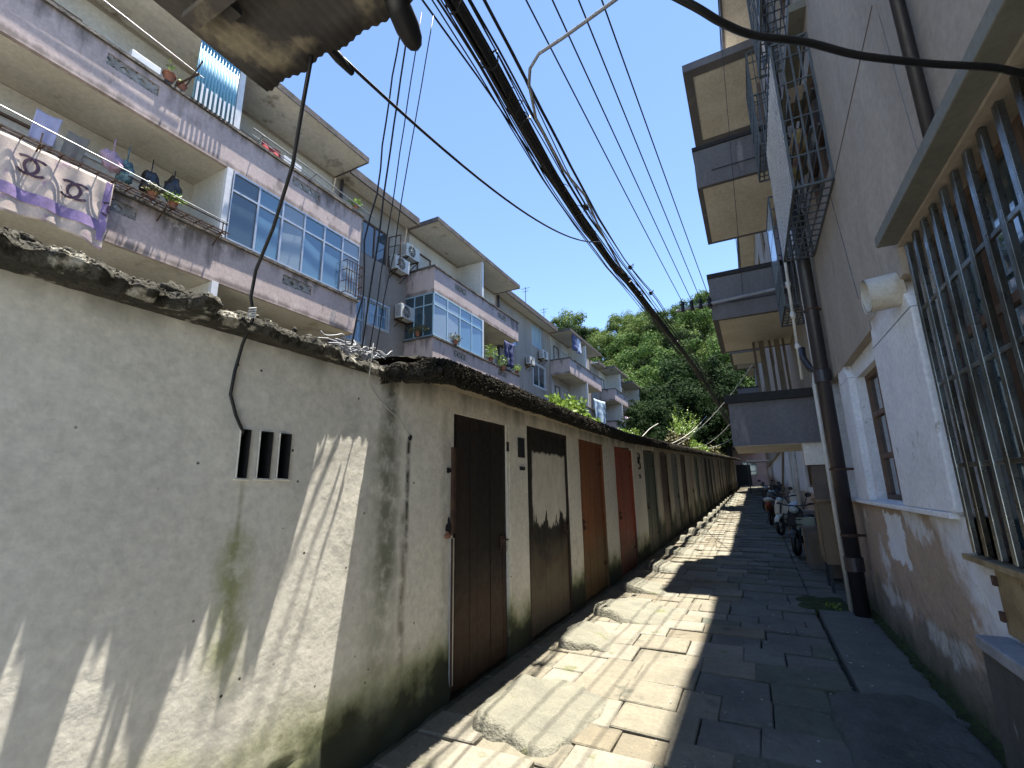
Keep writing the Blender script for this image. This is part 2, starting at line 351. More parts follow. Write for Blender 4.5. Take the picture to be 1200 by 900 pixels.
def lump(x0, x1, y0, y1, h, seed, mat, name, base=None, n=14, rag=.12, flat=.55, wedge=.45):
    m = MB(); cx, cy = (x0 + x1) / 2, (y0 + y1) / 2; nr = n; na = n * 4; vs = []
    for j in range(nr + 1):
        r = j / nr
        for i in range(na):
            t = 2 * math.pi * i / na; c, s_ = math.cos(t), math.sin(t)
            q = (abs(c) ** 3 + abs(s_) ** 3) ** (-1 / 3)
            q *= 1 + rag * .6 * noise.noise(Vector((c * 1.6, s_ * 1.6, seed * 3.3))) + .07 * noise.noise(Vector((c * 5, s_ * 5, seed)))
            X = cx + c * q * r * (x1 - x0) / 2; Y = cy + s_ * q * r * (y1 - y0) / 2
            e = max(0, (r - flat) / (1 - flat)); prof = 1 - e ** 3
            u = (X - x0) / (x1 - x0)
            z = h * prof * (1 - wedge * max(0, min(1, u)) ** 1.3) + prof * (.020 * noise.noise(Vector((X * 3.5, Y * 3.5, seed))) + .012 * abs(noise.noise(Vector((X * 6, Y * 6, seed + 4)))) + .006 * noise.noise(Vector((X * 14, Y * 14, seed))) + .003 * noise.noise(Vector((X * 40, Y * 40, seed))))
            vs.append((X, Y, (g(Y) if base is None else base) + z - (.03 if r > .99 else 0)))
    m.add(vs, [(j * na + i, (j + 1) * na + i, (j + 1) * na + (i + 1) % na, j * na + (i + 1) % na) for j in range(nr) for i in range(na)])
    return m.build(name, mat, smooth=True)

o = MB().box(.53, 1.13, 3.9, 7.35, -.05, .045).build('pavement', MT['apron'], bevel=.01); o['kind'] = 'structure'
tag(lump(.30, 1.06, 3.3, 4.8, .035, 9, MT['slabdark'], 'concrete_lump', base=.03, n=24, rag=.2, flat=.8, wedge=.1), 'broken dark concrete hump on the ground below the grey ledge, bottom right', 'concrete lump')
tag(lump(.25, .95, 7.35, 8.3, .05, 19, MT['moss'], 'moss_patch', n=16, rag=.6), 'dark green moss and soil patch round the foot of the big downpipe', 'moss', kind='stuff')

m = MB(); rm = random.Random(31)
m.grid(lambda u, v: (1.13 - .09 * v * (1 + .7 * noise.noise(Vector((u * 30, 3, 0)))), 3.6 + 4.4 * u, .05 + .035 * (1 - v) + .012 * noise.noise(Vector((u * 90, v * 8, 0)))), 240, 8)
for i in range(700):
    yy = 3.6 + 4.4 * rm.random(); x_ = 1.12 - .1 * rm.random(); a = rm.uniform(0, 6.28); h_ = rm.uniform(.01, .035)
    m.add([(x_, yy, .055), (x_ + .006 * math.cos(a), yy + .006 * math.sin(a), .055), (x_ + .02 * math.cos(a + 1), yy + .02 * math.sin(a + 1), .06 + h_)], [(0, 1, 2)])
tag(m.build('moss_strip', MT['moss'], smooth=True), 'dark moss strip growing along the foot of the right wall', 'moss', kind='stuff')
m = MB()
for i in range(170):
    x_, yy = rm.uniform(-.9, 1.0), 2.6 + 9 * rm.random() ** 1.5; z = (.05 if x_ > .53 and 3.9 < yy < 7.3 else .022); r_ = rm.uniform(.002, .007) * (1.8 if rm.random() < .08 else 1)
    m.ell((x_, yy, z), r_ * rm.uniform(.8, 1.6), r_, r_ * .5, 6, 4, .4, i)
tag(m.build('litter', M('pale_litter', (.5, .5, .48), (.3, .3, .28), scale=9, bump=0)), 'pale specks of litter and grit scattered over the shaded paving', 'litter', kind='stuff')

MT['bounce_floor'] = M('bounce_floor_concrete', (.62, .60, .54), (.52, .50, .45), scale=1.2, bump=.4, c3=(.28, .27, .24), s3=2, t3=.62)  # pale floor added behind the camera to bounce sunlight onto the walls
m = MB()
m.box(-9, 9, -16, -1.05, -.06, .02); m.build('pavement', MT['bounce_floor'])['kind'] = 'structure'  # added bounce surface, out of view

# ---------------------------------------------------------------- the row of sheds on the left
shed = empty('storage_shed', (-2.3, 3, 0), 'long row of whitewashed storage sheds with a black mossy roof edge', 'shed')
DOORS = [(3.33, 4.42, 'blackwood', 'tall black stained plank door, first from the camera'),
         (4.86, 6.18, 'patched', 'black door with a big patch of peeling cream paint'),
         (6.68, 7.95, 'brown', 'rusty brown door with yellowed lower part'),
         (8.66, 10.0, 'red', 'red-brown painted door'),
         (11.0, 12.25, 'green', 'green-grey door with a pale worn panel')]
kinds = ['oldbrown', 'grey', 'oldbrown', 'pale', 'green', 'pale', 'oldbrown', 'oldbrown', 'grey', 'pale', 'oldbrown', 'green', 'pale', 'oldbrown', 'grey', 'pale', 'oldbrown', 'pale', 'grey', 'oldbrown']
y = 12.9
for k in kinds:
    DOORS.append((y, y + 1.05, k, None)); y += 1.66
SHED_END = 46.0
# end piece of the wall, finely modelled plaster with three vent slots
def uniq(a): return sorted(set(round(x, 4) for x in a))
VY = [(1.452, 1.505), (1.560, 1.632), (1.676, 1.745)]; VZ = (1.665, 1.915)
ys = [i * .03 for i in range(-30, 112) if i * .03 < 3.33] + [3.33]
for a, b in VY: ys = [q for q in ys if min(abs(q - a), abs(q - b)) > .012] + [a, b]
zs = [q for q in [-.1 + i * .03 for i in range(0, 87)] if min(abs(q - VZ[0]), abs(q - VZ[1])) > .012] + list(VZ)
ys, zs = uniq(ys), uniq(zs)
def wx(y, z):
    p = Vector((y, z, 0))
    d = .010 * noise.noise(p * .9) + .0022 * noise.noise(p * 4 + Vector((3, 0, 0))) + .0011 * noise.noise(Vector((y * 7 + 2 * noise.noise(p * 2), z * 24, 4)))
    d += .0005 * noise.noise(p * 34) + max(0, min(1, (z - 1.5) * 2)) * (.0022 * noise.noise(Vector((y * 4 + 3 * noise.noise(p * 1.5), z * 19, 14))) + .0012 * noise.noise(Vector((y * 12, z * 48, 3))))
    # swirling trowel marks low on the wall
    c = math.hypot(y - 2.05, (z - .75) * 1.2); d += .0007 * math.sin(c * 75 + 4 * noise.noise(p * 3)) * max(0, 1 - c / .8)
    if z < .25: d += .05 * (.25 - z) + .02 * noise.noise(p * 6)
    return -2.3 + d
mb = MB(); idx = {}
vs = []
for j, z in enumerate(zs):
    for i, yy in enumerate(ys): idx[i, j] = len(vs); vs.append((wx(yy, z), yy, z))
fs = []
for j in range(len(zs) - 1):
    for i in range(len(ys) - 1):
        ym, zm = (ys[i] + ys[i + 1]) / 2, (zs[j] + zs[j + 1]) / 2
        if VZ[0] < zm < VZ[1] and any(a < ym < b for a, b in VY): continue
        fs.append((idx[i, j], idx[i + 1, j], idx[i + 1, j + 1], idx[i, j + 1]))
mb.add(vs, fs); mwall = mb; mb = MB()
for a, b in VY:   # slot reveals, their shade painted in as near black
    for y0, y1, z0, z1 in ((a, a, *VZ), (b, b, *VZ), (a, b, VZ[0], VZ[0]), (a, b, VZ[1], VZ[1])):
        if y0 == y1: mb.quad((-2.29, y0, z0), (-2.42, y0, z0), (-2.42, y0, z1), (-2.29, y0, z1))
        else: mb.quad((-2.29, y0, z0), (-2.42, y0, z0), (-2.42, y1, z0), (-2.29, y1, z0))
mb.build('vent_slots', M('shaded_reveal', (.03, .028, .026), (.02, .02, .02)), shed); mb = mwall
# back and near faces close the volume
mb.quad((-4.6, -.9, -.1), (-2.3, -.9, -.1), (-2.3, -.9, 2.48), (-4.6, -.9, 2.48))
mb.quad((-2.42, -.9, -.1), (-2.42, 1.3, -.1), (-2.42, 1.3, 2.48), (-2.42, -.9, 2.48))
mb.quad((-2.42, 1.9, -.1), (-2.42, 3.3, -.1), (-2.42, 3.3, 2.48), (-2.42, 1.9, 2.48))
wall_a = mb.build('wall', MT['shed'], shed, smooth=True); wall_a['label'] = 'blank whitewashed end wall with three vent slots'
# thin plaster rim round the slots
mb = MB()
for a, b in VY:
    mb.tube([(-2.294, a, VZ[0]), (-2.292, a - .003, VZ[1])], .004, 5); mb.tube([(-2.294, a - .01, VZ[0]), (-2.29, b + .01, VZ[0] - .004)], .007, 5)
mb.build('vent_rim', MT['shed'], shed)
# piers, lintel and doors
def pier(mb, y0, y1, z0, z1, dx=0.0):
    n = max(1, int((y1 - y0) / .25)); m = max(1, int((z1 - z0) / .25))
    def fn(u, v):
        yy = y0 + (y1 - y0) * u; zz = z0 + (z1 - z0) * v
        return (xs(yy) + dx + .006 * noise.noise(Vector((yy * 3, zz * 3, 0))), yy, zz + g(yy))
    mb.grid(fn, n, m)
    for yy, sgn in ((y0, 1), (y1, -1)):
        X = xs(yy) + dx
        mb.quad((X, yy, z0 + g(yy)), (X - .07, yy, z0 + g(yy)), (X - .07, yy, z1 + g(yy)), (X, yy, z1 + g(yy)))
mb = MB(); mg = MB(); prev = 3.33
for i, (a, b, k, lb) in enumerate(DOORS):
    if i: pier(mb if i < 5 else mg, prev, a, -.1, 2.31)
    pier(mb if i < 5 else mg, a - (0 if i == 0 else 0), b, 2.31, 2.62, -.004)
    if i: pier(mb if i < 5 else mg, prev, a, 2.31, 2.62, -.004)
    prev = b
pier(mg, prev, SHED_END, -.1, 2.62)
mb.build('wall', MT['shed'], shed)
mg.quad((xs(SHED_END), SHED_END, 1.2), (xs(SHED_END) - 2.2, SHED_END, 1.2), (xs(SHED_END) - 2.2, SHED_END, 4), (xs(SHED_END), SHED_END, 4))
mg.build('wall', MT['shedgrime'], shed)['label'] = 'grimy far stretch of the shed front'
mb = MB().box(-4.62, -4.5, -.9, 46, -.1, 2.3); mb.build('back_wall', MT['shedgrime'], shed)
for i, (a, b, k, lb) in enumerate(DOORS):
    mb = MB(); n = max(4, int((b - a) / .12)); X = xs((a + b) / 2) - .035; gy = g(a); st = (b - a) / n
    for q in range(n):
        if i < 5 or q == 0:
            dd = 0.0 if k in ('red',) else rnd.uniform(-.004, .004)
            if k == 'red' or i >= 5: 
                mb.box(X - .03, X, a, b, gy, 2.31 + gy); break
            mb.box(X - .03 + dd, X + dd, a + q * st + .0015, a + (q + 1) * st - .0015, gy + rnd.uniform(0, .02), 2.31 + gy)
    d = mb.build('door', DM[k], shed)
    if lb: d['label'] = lb
    # frame
    fm = MB(); fx = X + .028
    fm.box(X, fx, a, a + .045, gy, 2.31 + gy); fm.box(X, fx, b - .045, b, gy, 2.31 + gy); fm.box(X, fx, a + .045, b - .045, 2.26 + gy, 2.31 + gy)
    fm.build('frame', DM['blackwood'] if i == 1 else DM[k] if i > 4 else (MT['shed'] if i == 0 else DM[k]), d)
    if i < 9:
        h = MB(); hy = a + .13 if k in ('brown', 'red', 'green') else b - .13
        h.box(X, X + .02, hy - .03, hy + .03, 1.0 + gy, 1.13 + gy); h.tube([(X + .02, hy - .04, 1.09 + gy), (X + .045, hy - .04, 1.09 + gy), (X + .045, hy + .05, 1.09 + gy), (X + .02, hy + .05, 1.09 + gy)], .008, 6)
        h.tube([(X + .03, hy, 1.03 + gy), (X + .03, hy, .98 + gy)], .02, 8)
        h.build('latch', MT['rust'], d)
    if i < 7 and k not in ('blackwood', 'patched'):
        h = MB()
        for hz in (.35, 1.95): MB().box(X, X + .012, b - .16, b - .05, hz + gy, hz + gy + .05).build('hinge', MT['rust'], d)
# bricked scars, rusty hinge post and plaster damage beside the first door
mb = MB()
mb.ell((-2.30, 3.285, 1.235), .028, .04, .028, 14, 10, .9, 3)
mb.build('brick_scar', M('exposed_brick', (.32, .15, .09), (.2, .1, .07), scale=12), shed, smooth=True)
m = MB(); m.ell((-2.302, 3.295, 1.30), .02, .028, .07, 14, 10, .9, 6); m.build('dark_gouge', MT['dark'], shed)
m = MB(); m.ell((-2.302, 3.30, 1.75), .018, .035, .02, 14, 10, .9, 9); m.build('dark_gouge', MT['dark'], shed)
MB().bar((-2.27, 3.325, 1.24), (-2.27, 3.325, 1.95), .035, .03).tube([(-2.268, 3.315, .1), (-2.268, 3.31, 1.2)], .009).build('hinge_post', MT['rust'], shed)
MB().box(-2.3, -2.275, 3.33, 3.355, .1, 1.2).build('frame_board', MT['pvc'], shed)
# black painted squares beside the second door, painted house mark by the fourth
mb = MB(); X = -2.2905
for q in ((4.62, 4.78, 1.93, 2.15), (4.66, 4.78, 1.79, 1.83), (4.35, 4.39, 1.98, 2.08)): MB().box(X - .01, X, *q).build('black_paint_mark', MT['black'], shed)
mb = MB()
def stroke(pts, yc, zc, s):
    for (a, b), (c, d) in zip(pts, pts[1:]):
        X = xs(yc) + .012; mb.bar((X, yc + a * s, zc + b * s + g(yc)), (X, yc + c * s, zc + d * s + g(yc)), .008, .05, up=(1, 0, 0)) if False else mb.tube([(X - .004, yc + a * s, zc + b * s + g(yc)), (X - .004, yc + c * s, zc + d * s + g(yc))], .021, 5)
stroke([(-.5, 1), (.5, 1), (.5, .3), (-.5, .3), (-.5, -.3), (.5, -.3), (.5, -1), (-.5, -1)], 10.5, 2.05, .16)
stroke([(-.5, .5), (.5, -.5)], 10.5, 2.05, .16); stroke([(-.5, 0), (.5, 0)], 10.5, 1.74, .14); stroke([(-.2, -.35), (.5, -.3)], 10.5, 1.74, .14)
mb.build('painted_number', MT['black'], shed)
# footing
mb = MB()
def fn(u, v):
    yy = 2.0 + 44 * u; a = v
    base = g(yy)
    prof = [(0.0, .045), (.05, .045), (.15, .04), (.24, .02), (.28, -.05)][int(round(v * 4))]
    return (xs(yy) - .01 + prof[0] * (1 + .35 * noise.noise(Vector((yy * 2.3, v * 2, 0)))), yy, base - .06 + prof[1] * (1 + .6 * noise.noise(Vector((yy * 3, v, 7)))))
mb.grid(fn, 360, 4)
mb.build('footing', M('mossy_footing', (.14, .14, .10), (.09, .095, .06), scale=6, bump=.9, dist=.02, c3=(.26, .25, .18), s3=7), shed, smooth=True)
# roof: slab with thick crusted edge
def eave_x(yy):
    if yy < 2.4: return None
    o_ = .47 + .02 * math.sin(yy * .8)
    return xs(yy) + o_
def roofz(yy): return 2.5 + g(yy)
mb = MB()   # soffit slab part, sagging outwards
sp = [2.5 + i * .5 for i in range(0, 88)]
for y0, y1 in zip(sp, sp[1:]):
    a0, a1 = eave_x(y0) + .0, eave_x(y1) + .0
    mb.quad((xs(y0) - .3, y0, roofz(y0) + .02), (a0, y0, roofz(y0) - .15), (a1, y1, roofz(y1) - .15), (xs(y1) - .3, y1, roofz(y1) + .02))
mb.quad((xs(2.5) - 2.3, 2.5, 2.44), (xs(2.5), 2.5, 2.44), (xs(2.5), 2.5, 2.5), (xs(2.5) - 2.3, 2.5, 2.5))
mb.build('soffit', MT['soffit'], shed)
mb = MB()
NU = 1500
PR = [(-.07, -.145), (-.02, -.185), (.015, -.185), (.035, -.15), (.04, -.09), (.03, -.045), (-.0, -.025), (-.10, .0), (-.3, .05), (-2.6, .08)]
def crust(u, v):
    yy = 2.47 + 43.6 * (u ** 2.3)
    x0 = eave_x(yy); z0 = roofz(yy)
    k = v * (len(PR) - 1); i = min(int(k), len(PR) - 2); f = k - i
    px = PR[i][0] * (1 - f) + PR[i + 1][0] * f; pz = PR[i][1] * (1 - f) + PR[i + 1][1] * f
    if yy < 2.62: px -= .10 * ((2.62 - yy) / .15) ** 2
    q = Vector((yy * 7, v * 9, 0)); n1 = noise.noise(q); n2 = noise.noise(Vector((yy * 28, v * 34, 2))); n3 = noise.noise(Vector((yy * 1.5, v * 2, 5))); n4 = noise.noise(Vector((yy * 60, v * 70, 9)))
    am = 1.0 if px > -.3 else .5
    d = .010 * n1 + .016 * abs(n2) + .008 * n3 + .007 * n4
    return (x0 + px + d * am, yy, z0 + pz + (.010 * n1 + .014 * n2 + .012 * n3 + .006 * n4) * am)
mb.grid(crust, NU, 64)
rf = random.Random(8)     # flakes and crumbs of dead moss clinging to the edge
for i in range(5200):
    yy = 2.47 + 16 * rf.random() ** 1.7; v = rf.uniform(.15, .8); k = v * 9; i0 = int(k); f = k - i0
    px = PR[i0][0] * (1 - f) + PR[i0 + 1][0] * f; pz = PR[i0][1] * (1 - f) + PR[i0 + 1][1] * f
    if yy < 2.62: px -= .10 * ((2.62 - yy) / .15) ** 2
    if px < -.5: continue
    c = Vector((eave_x(yy) + px + rf.uniform(.0, .016), yy, roofz(yy) + pz + rf.uniform(-.004, .012))); sz = rf.uniform(.006, .017)
    a = Vector((rf.uniform(-1, 1), rf.uniform(-1, 1), rf.uniform(-1, 1))).normalized(); b = a.cross(Vector((rf.uniform(-1, 1), 1, rf.uniform(-1, 1)))).normalized()
    mb.add([c - a * sz, c + b * sz * .6, c + a * sz, c - b * sz * .6, c + a.cross(b) * sz * .6], [(0, 1, 4), (1, 2, 4), (2, 3, 4), (3, 0, 4), (3, 2, 1, 0)])
for i in range(1100):
    t_ = rf.uniform(0, 3.14); r_ = rf.uniform(.6, 1.0); cx_, hw = rf.choice(((-1.98, .17), (-2.16, .13)))
    c = Vector((cx_ + hw * rf.uniform(-1, 1), 2.45 - .03 * rf.random(), 2.40 + .06 * rf.uniform(-1, 1))); sz = rf.uniform(.005, .016)
    a = Vector((rf.uniform(-1, 1), rf.uniform(-1, 1), rf.uniform(-1, 1))).normalized(); b = a.cross(Vector((rf.uniform(-1, 1), 1, rf.uniform(-1, 1)))).normalized()
    mb.add([c - a * sz, c + b * sz * .6, c + a * sz, c - b * sz * .6, c + a.cross(b) * sz * .6], [(0, 1, 4), (1, 2, 4), (2, 3, 4), (3, 0, 4), (3, 2, 1, 0)])
# blunt near end of the overhanging edge
mb.ell((-1.98, 2.475, 2.395), .17, .05, .07, 26, 16, .35, 3); mb.ell((-2.16, 2.47, 2.43), .13, .05, .06, 26, 16, .35, 8)
mb.build('roof_edge', MT['crust'], shed, smooth=True)
# nearer roof part: ragged, thin overhang (its gaps throw the spiky shadow on the wall)
def over(yy):
    if yy < .93: b = .215
    elif yy < 1.9: b = .165
    elif yy < 2.0: b = .165 - (yy - 1.9) * .8
    else: b = .05
    n = noise.noise(Vector((yy * 8.0, 0, 2.2))); n2 = noise.noise(Vector((yy * 23, 0, 9)))
    if yy < 1.9: b += .075 * n + .03 * n2 + (.10 if 1.04 < yy < 1.14 else 0)
    else: b += .006 * n + .008 * n2
    return max(.03, b)
mb = MB()
def rag(u, v):
    yy = -.95 + 3.5 * u; o_ = over(yy)
    pr = [(-.05, -.02, 0), (-.05, 0.0, .4), (-.055, .0, .8), (-.02, .0, 1), (.015, -.01, .92), (.03, -.06, .6), (.04, -.15, .2), (.04, -1.2, 0), (.03, -2.3, 0)]
    k = v * (len(pr) - 1); i = min(int(k), len(pr) - 2); f = k - i
    pz = pr[i][0] * (1 - f) + pr[i + 1][0] * f; px = pr[i][1] * (1 - f) + pr[i + 1][1] * f; po = pr[i][2] * (1 - f) + pr[i + 1][2] * f
    q = Vector((yy * 9, v * 10, 3)); n1 = noise.noise(q); n2 = noise.noise(q * 3.3)
    return (-2.3 + o_ * po + px, yy, 2.44 + pz + (.013 * n1 + .012 * n2) * (1 if v > .3 else .25))
mb.grid(rag, 520, 40)
rr2 = random.Random(4)
for i in range(150):
    s_ = rr2.uniform(.015, .05); yy = rr2.uniform(-.9, 2.5); o_ = over(yy)
    mb.ell((-2.3 + o_ * .6 - s_ - rr2.uniform(.02, .2) , yy, 2.47 + rr2.uniform(-.0, .04)), s_ * rr2.uniform(.7, 1.2), s_ * rr2.uniform(.8, 1.8), s_ * .7, 8, 6, .9, i)
for i in range(2600):
    yy = rr2.uniform(-.3, 1.95) if i % 6 else rr2.uniform(1.95, 2.5); v = rr2.uniform(.22 if yy < 1.95 else .5, .72); p = rag((yy + .95) / 3.5, v); c = Vector(p) + Vector((0, 0, .004)); sz = rr2.uniform(.004, .014)
    a = Vector((rr2.uniform(-1, 1), rr2.uniform(-1, 1), rr2.uniform(-1, 1))).normalized(); b = a.cross(Vector((rr2.uniform(-1, 1), 1, rr2.uniform(-1, 1)))).normalized(); q = a.cross(b)
    c = c - Vector((.006, 0, 0))
    mb.add([c - a * sz, c + b * sz * .7, c + a * sz, c - b * sz * .7, c + q * sz * .7], [(0, 1, 4), (1, 2, 4), (2, 3, 4), (3, 0, 4), (3, 2, 1, 0)])
mb.build('roof', MT['roofconc'], shed, smooth=True)['label'] = 'crumbling rough concrete roof edge over the end wall'
MB().quad((-4.6, -.95, 2.43), (-2.25, -.95, 2.43), (-2.25, 2.52, 2.43), (-4.6, 2.52, 2.43)) and None
mb = MB(); mb.box(-4.62, -2.31, -.95, 2.52, 2.40, 2.47); mb.build('roof_slab', MT['roofconc'], shed)

# concrete ramps in front of the doors
rl = ['large sunlit concrete ramp in front of the black plank door, nearest the camera', 'small rounded concrete ramp in front of the cream-patched door',
      'pale flat-topped concrete ramp between the patched door and the brown door', 'rounded concrete ramp in front of the rusty brown door',
      'mossy yellow concrete ramp in front of the red-brown door', 'mossy concrete ramp in front of the green-grey door']
RP = [(-1.98, -1.15, 2.95, 3.95, .12), (-2.02, -1.45, 4.75, 5.5, .12), (-2.0, -1.0, 5.95, 6.85, .11), (-2.05, -1.35, 7.5, 8.25, .13), (-2.05, -1.3, 9.2, 10.0, .13), (-2.0, -1.25, 11.0, 11.8, .12)]
for i in range(15): RP.append((xs(13 + i * 1.66) + .22, xs(13 + i * 1.66) + .95, 12.95 + i * 1.66, 13.75 + i * 1.66, .12))
ordn = ['first', 'second', 'third', 'fourth', 'fifth', 'sixth', 'seventh', 'eighth', 'ninth', 'tenth', 'eleventh', 'twelfth', 'thirteenth', 'fourteenth', 'fifteenth', 'sixteenth']
for i, (a, b, c, d, h) in enumerate(RP):
    o = lump(a, b, c, d, h, i * 1.7 + 1, MT['ramp'], 'door_ramp', n=20 if i < 4 else 8, rag=.5, flat=.80, wedge=.95)
    tag(o, rl[i] if i < 6 else 'low door ramp far down the sheds, %s beyond the green-grey door' % ordn[i - 6], 'ramp', 'concrete ramps along the shed doors')

# ---------------------------------------------------------------- wall with openings, in a plane X = c
def wall_x(mb, x_out, x_in, y0, y1, z0, z1, holes):
    yc = uniq([y0, y1] + [q for h in holes for q in h[:2] if y0 < q < y1]); zc = uniq([z0, z1] + [q for h in holes for q in h[2:4] if z0 < q < z1])
    for j in range(len(zc) - 1):
        run = None
        for i in range(len(yc) - 1):
            ym, zm = (yc[i] + yc[i + 1]) / 2, (zc[j] + zc[j + 1]) / 2
            hole = any(h[0] < ym < h[1] and h[2] < zm < h[3] for h in holes)
            if not hole and run is None: run = yc[i]
            if hole and run is not None: mb.box(min(x_out, x_in), max(x_out, x_in), run, yc[i], zc[j], zc[j + 1]); run = None
        if run is not None: mb.box(min(x_out, x_in), max(x_out, x_in), run, y1, zc[j], zc[j + 1])
def window(parent, xo, dr, y0, y1, z0, z1, fm, gm, nm=1, nt=1, bars=None, fw=.05, name='window', depth=.08, trim=None, barsp=.12):
    """window in a wall facing +dr; xo = outer wall plane"""
    X = xo - dr * depth; f = MB(); x2 = X + dr * .05
    a, b = min(X, x2), max(X, x2)
    f.box(a, b, y0, y1, z0, z0 + fw); f.box(a, b, y0, y1, z1 - fw, z1)
    for i in range(nm + 1):
        yy = y0 + (y1 - y0) * i / nm; yy = min(max(yy, y0 + fw / 2), y1 - fw / 2); f.box(a + .001, b - .001, yy - fw / 2, yy + fw / 2, z0 + fw, z1 - fw)
    for i in range(1, nt + 1):
        if nt > 1 and i < nt: zz = z0 + (z1 - z0) * (i / nt); f.box(a + .004, b - .004, y0 + fw, y1 - fw, zz - fw / 2, zz + fw / 2)
    w_ = f.build(name, fm, parent)
    MB().box(min(X, X + dr * .015), max(X, X + dr * .015), y0 + .01, y1 - .01, z0 + .01, z1 - .01).build('pane', gm, w_)
    if bars:
        bm_ = MB(); xb = xo + dr * .06; n = max(2, int((y1 - y0) / barsp))
        for i in range(n + 1): bm_.bar((xb, y0 + (y1 - y0) * i / n, z0 - .03), (xb, y0 + (y1 - y0) * i / n, z1 + .03), .014)
        for zz in (z0, (z0 + z1) / 2, z1): bm_.bar((xb, y0, zz), (xb, y1, zz), .016)
        bm_.build('bars', bars, w_)
    if trim:
        t = MB(); xt = xo + dr * .02; a, b = min(xo, xt), max(xo, xt); e = .07
        t.box(a, b, y0 - e, y0, z0 - e, z1 + e); t.box(a, b, y1, y1 + e, z0 - e, z1 + e); t.box(a, b, y0, y1, z1, z1 + e); t.box(a, b, y0, y1, z0 - e, z0)
        t.build('trim', trim, w_)
    return w_

# ---------------------------------------------------------------- left apartment building(s)
FL = [.4, 3.3, 6.2, 9.1]; TOP = 12.1; XO = -10.2; XW = -11.6
BX = -22.0
MT['oldwhite'] = M('grey_precast', (.38, .35, .31), (.2, .18, .15), scale=5)
def breeze(parent, y0, y1, z0, z1, x=XO):
    m = MB(); n = 3; s = (y1 - y0) / n
    for i in range(n):
        a, b = y0 + i * s, y0 + (i + 1) * s
        m.bar((x, a, z0), (x, b, z1), .05, .09); m.bar((x - .002, a, z1), (x - .002, b, z0), .05, .09)
        m.bar((x, (a + b) / 2, z0), (x, (a + b) / 2, z1), .04)
    m.build('breeze_panel', MT['oldwhite'], parent)
    MB().box(x - .10, x - .09, y0, y1, z0, z1).build('breeze_shadow', MT['dark'], parent) if False else None
def balcony(bld, y0, y1, zb, mid, xo=XO, xw=XW, hole=True):
    m = MB()
    m.mi = 1; m.box(xw, xo, y0, y1, zb, zb + .14); m.mi = 0
    holes = []
    if hole:
        for c in ([(y0 + mid) / 2, (mid + y1) / 2] if mid else [(y0 + y1) / 2]): holes.append((c - .45, c + .45, zb + .62, zb + .88))
    wall_x(m, xo + .003, xo - .09, y0 - .003, y1 + .003, zb - .005, zb + 1.02, holes)
    m.box(xw, xo - .09, y0 - .003, y0 + .08, zb - .005, zb + 1.02); m.box(xw, xo - .09, y1 - .08, y1 + .003, zb - .005, zb + 1.02)
    m.mi = 2
    m.box(xw, xo + .06, y0 - .05, y0 + .12, zb + 1.02, zb + 1.09); m.box(xw, xo + .06, y1 - .12, y1 + .05, zb + 1.02, zb + 1.09); m.box(xo - .14, xo + .06, y0 + .12, y1 - .12, zb + 1.02, zb + 1.09)
    b = m.build('balcony', [MT['pink'], MT['soffit_l'], MT['pinkdark']], bld)
    for h in holes: breeze(b, *h, x=xo - .045)
    if mid: MB().box(xw, xo - .1, mid - .06, mid + .06, zb + .14, zb + 2.9).build('partition', MT['whitewall'], b)
    if mid: MB().box(xo - .10, xo + .01, mid - .07, mid + .07, zb + 1.09, zb + 2.9).build('post', MT['white'], b)
    MB().box(xw + .001, xw + .012, y0 + .09, y1 - .09, zb + .15, zb + 2.88).build('inner_wall', MT['creamwall'] if zb > 6 else MT['wall_l'], b)
    # doors and windows to the rooms behind
    for (a, c) in (((y0 + .1), mid or y1), ((mid or y0), y1 - .1)):
        if c - a < 1.5: continue
        window(b, xw + .02, 1, a + .5, a + 1.4, zb + .2, zb + 2.3, MT['oldwood'], MT['glass'], 1, 2, depth=0)
        window(b, xw + .02, 1, a + 1.8, min(c - .2, a + 3.2), zb + 1.1, zb + 2.3, MT['white'], MT['glass'], 2, 1, depth=0)
        if not mid: break
    return b
MT['cup'] = M('old_cupboard_board', (.24, .17, .10), (.13, .095, .06), scale=4, streak=4, rough=.6, bump=.2, c3=(.4, .36, .28), s3=7, t3=.66)
MT['oldwood'] = P('old_wood_frame', (.16, .10, .07), rough=.7)
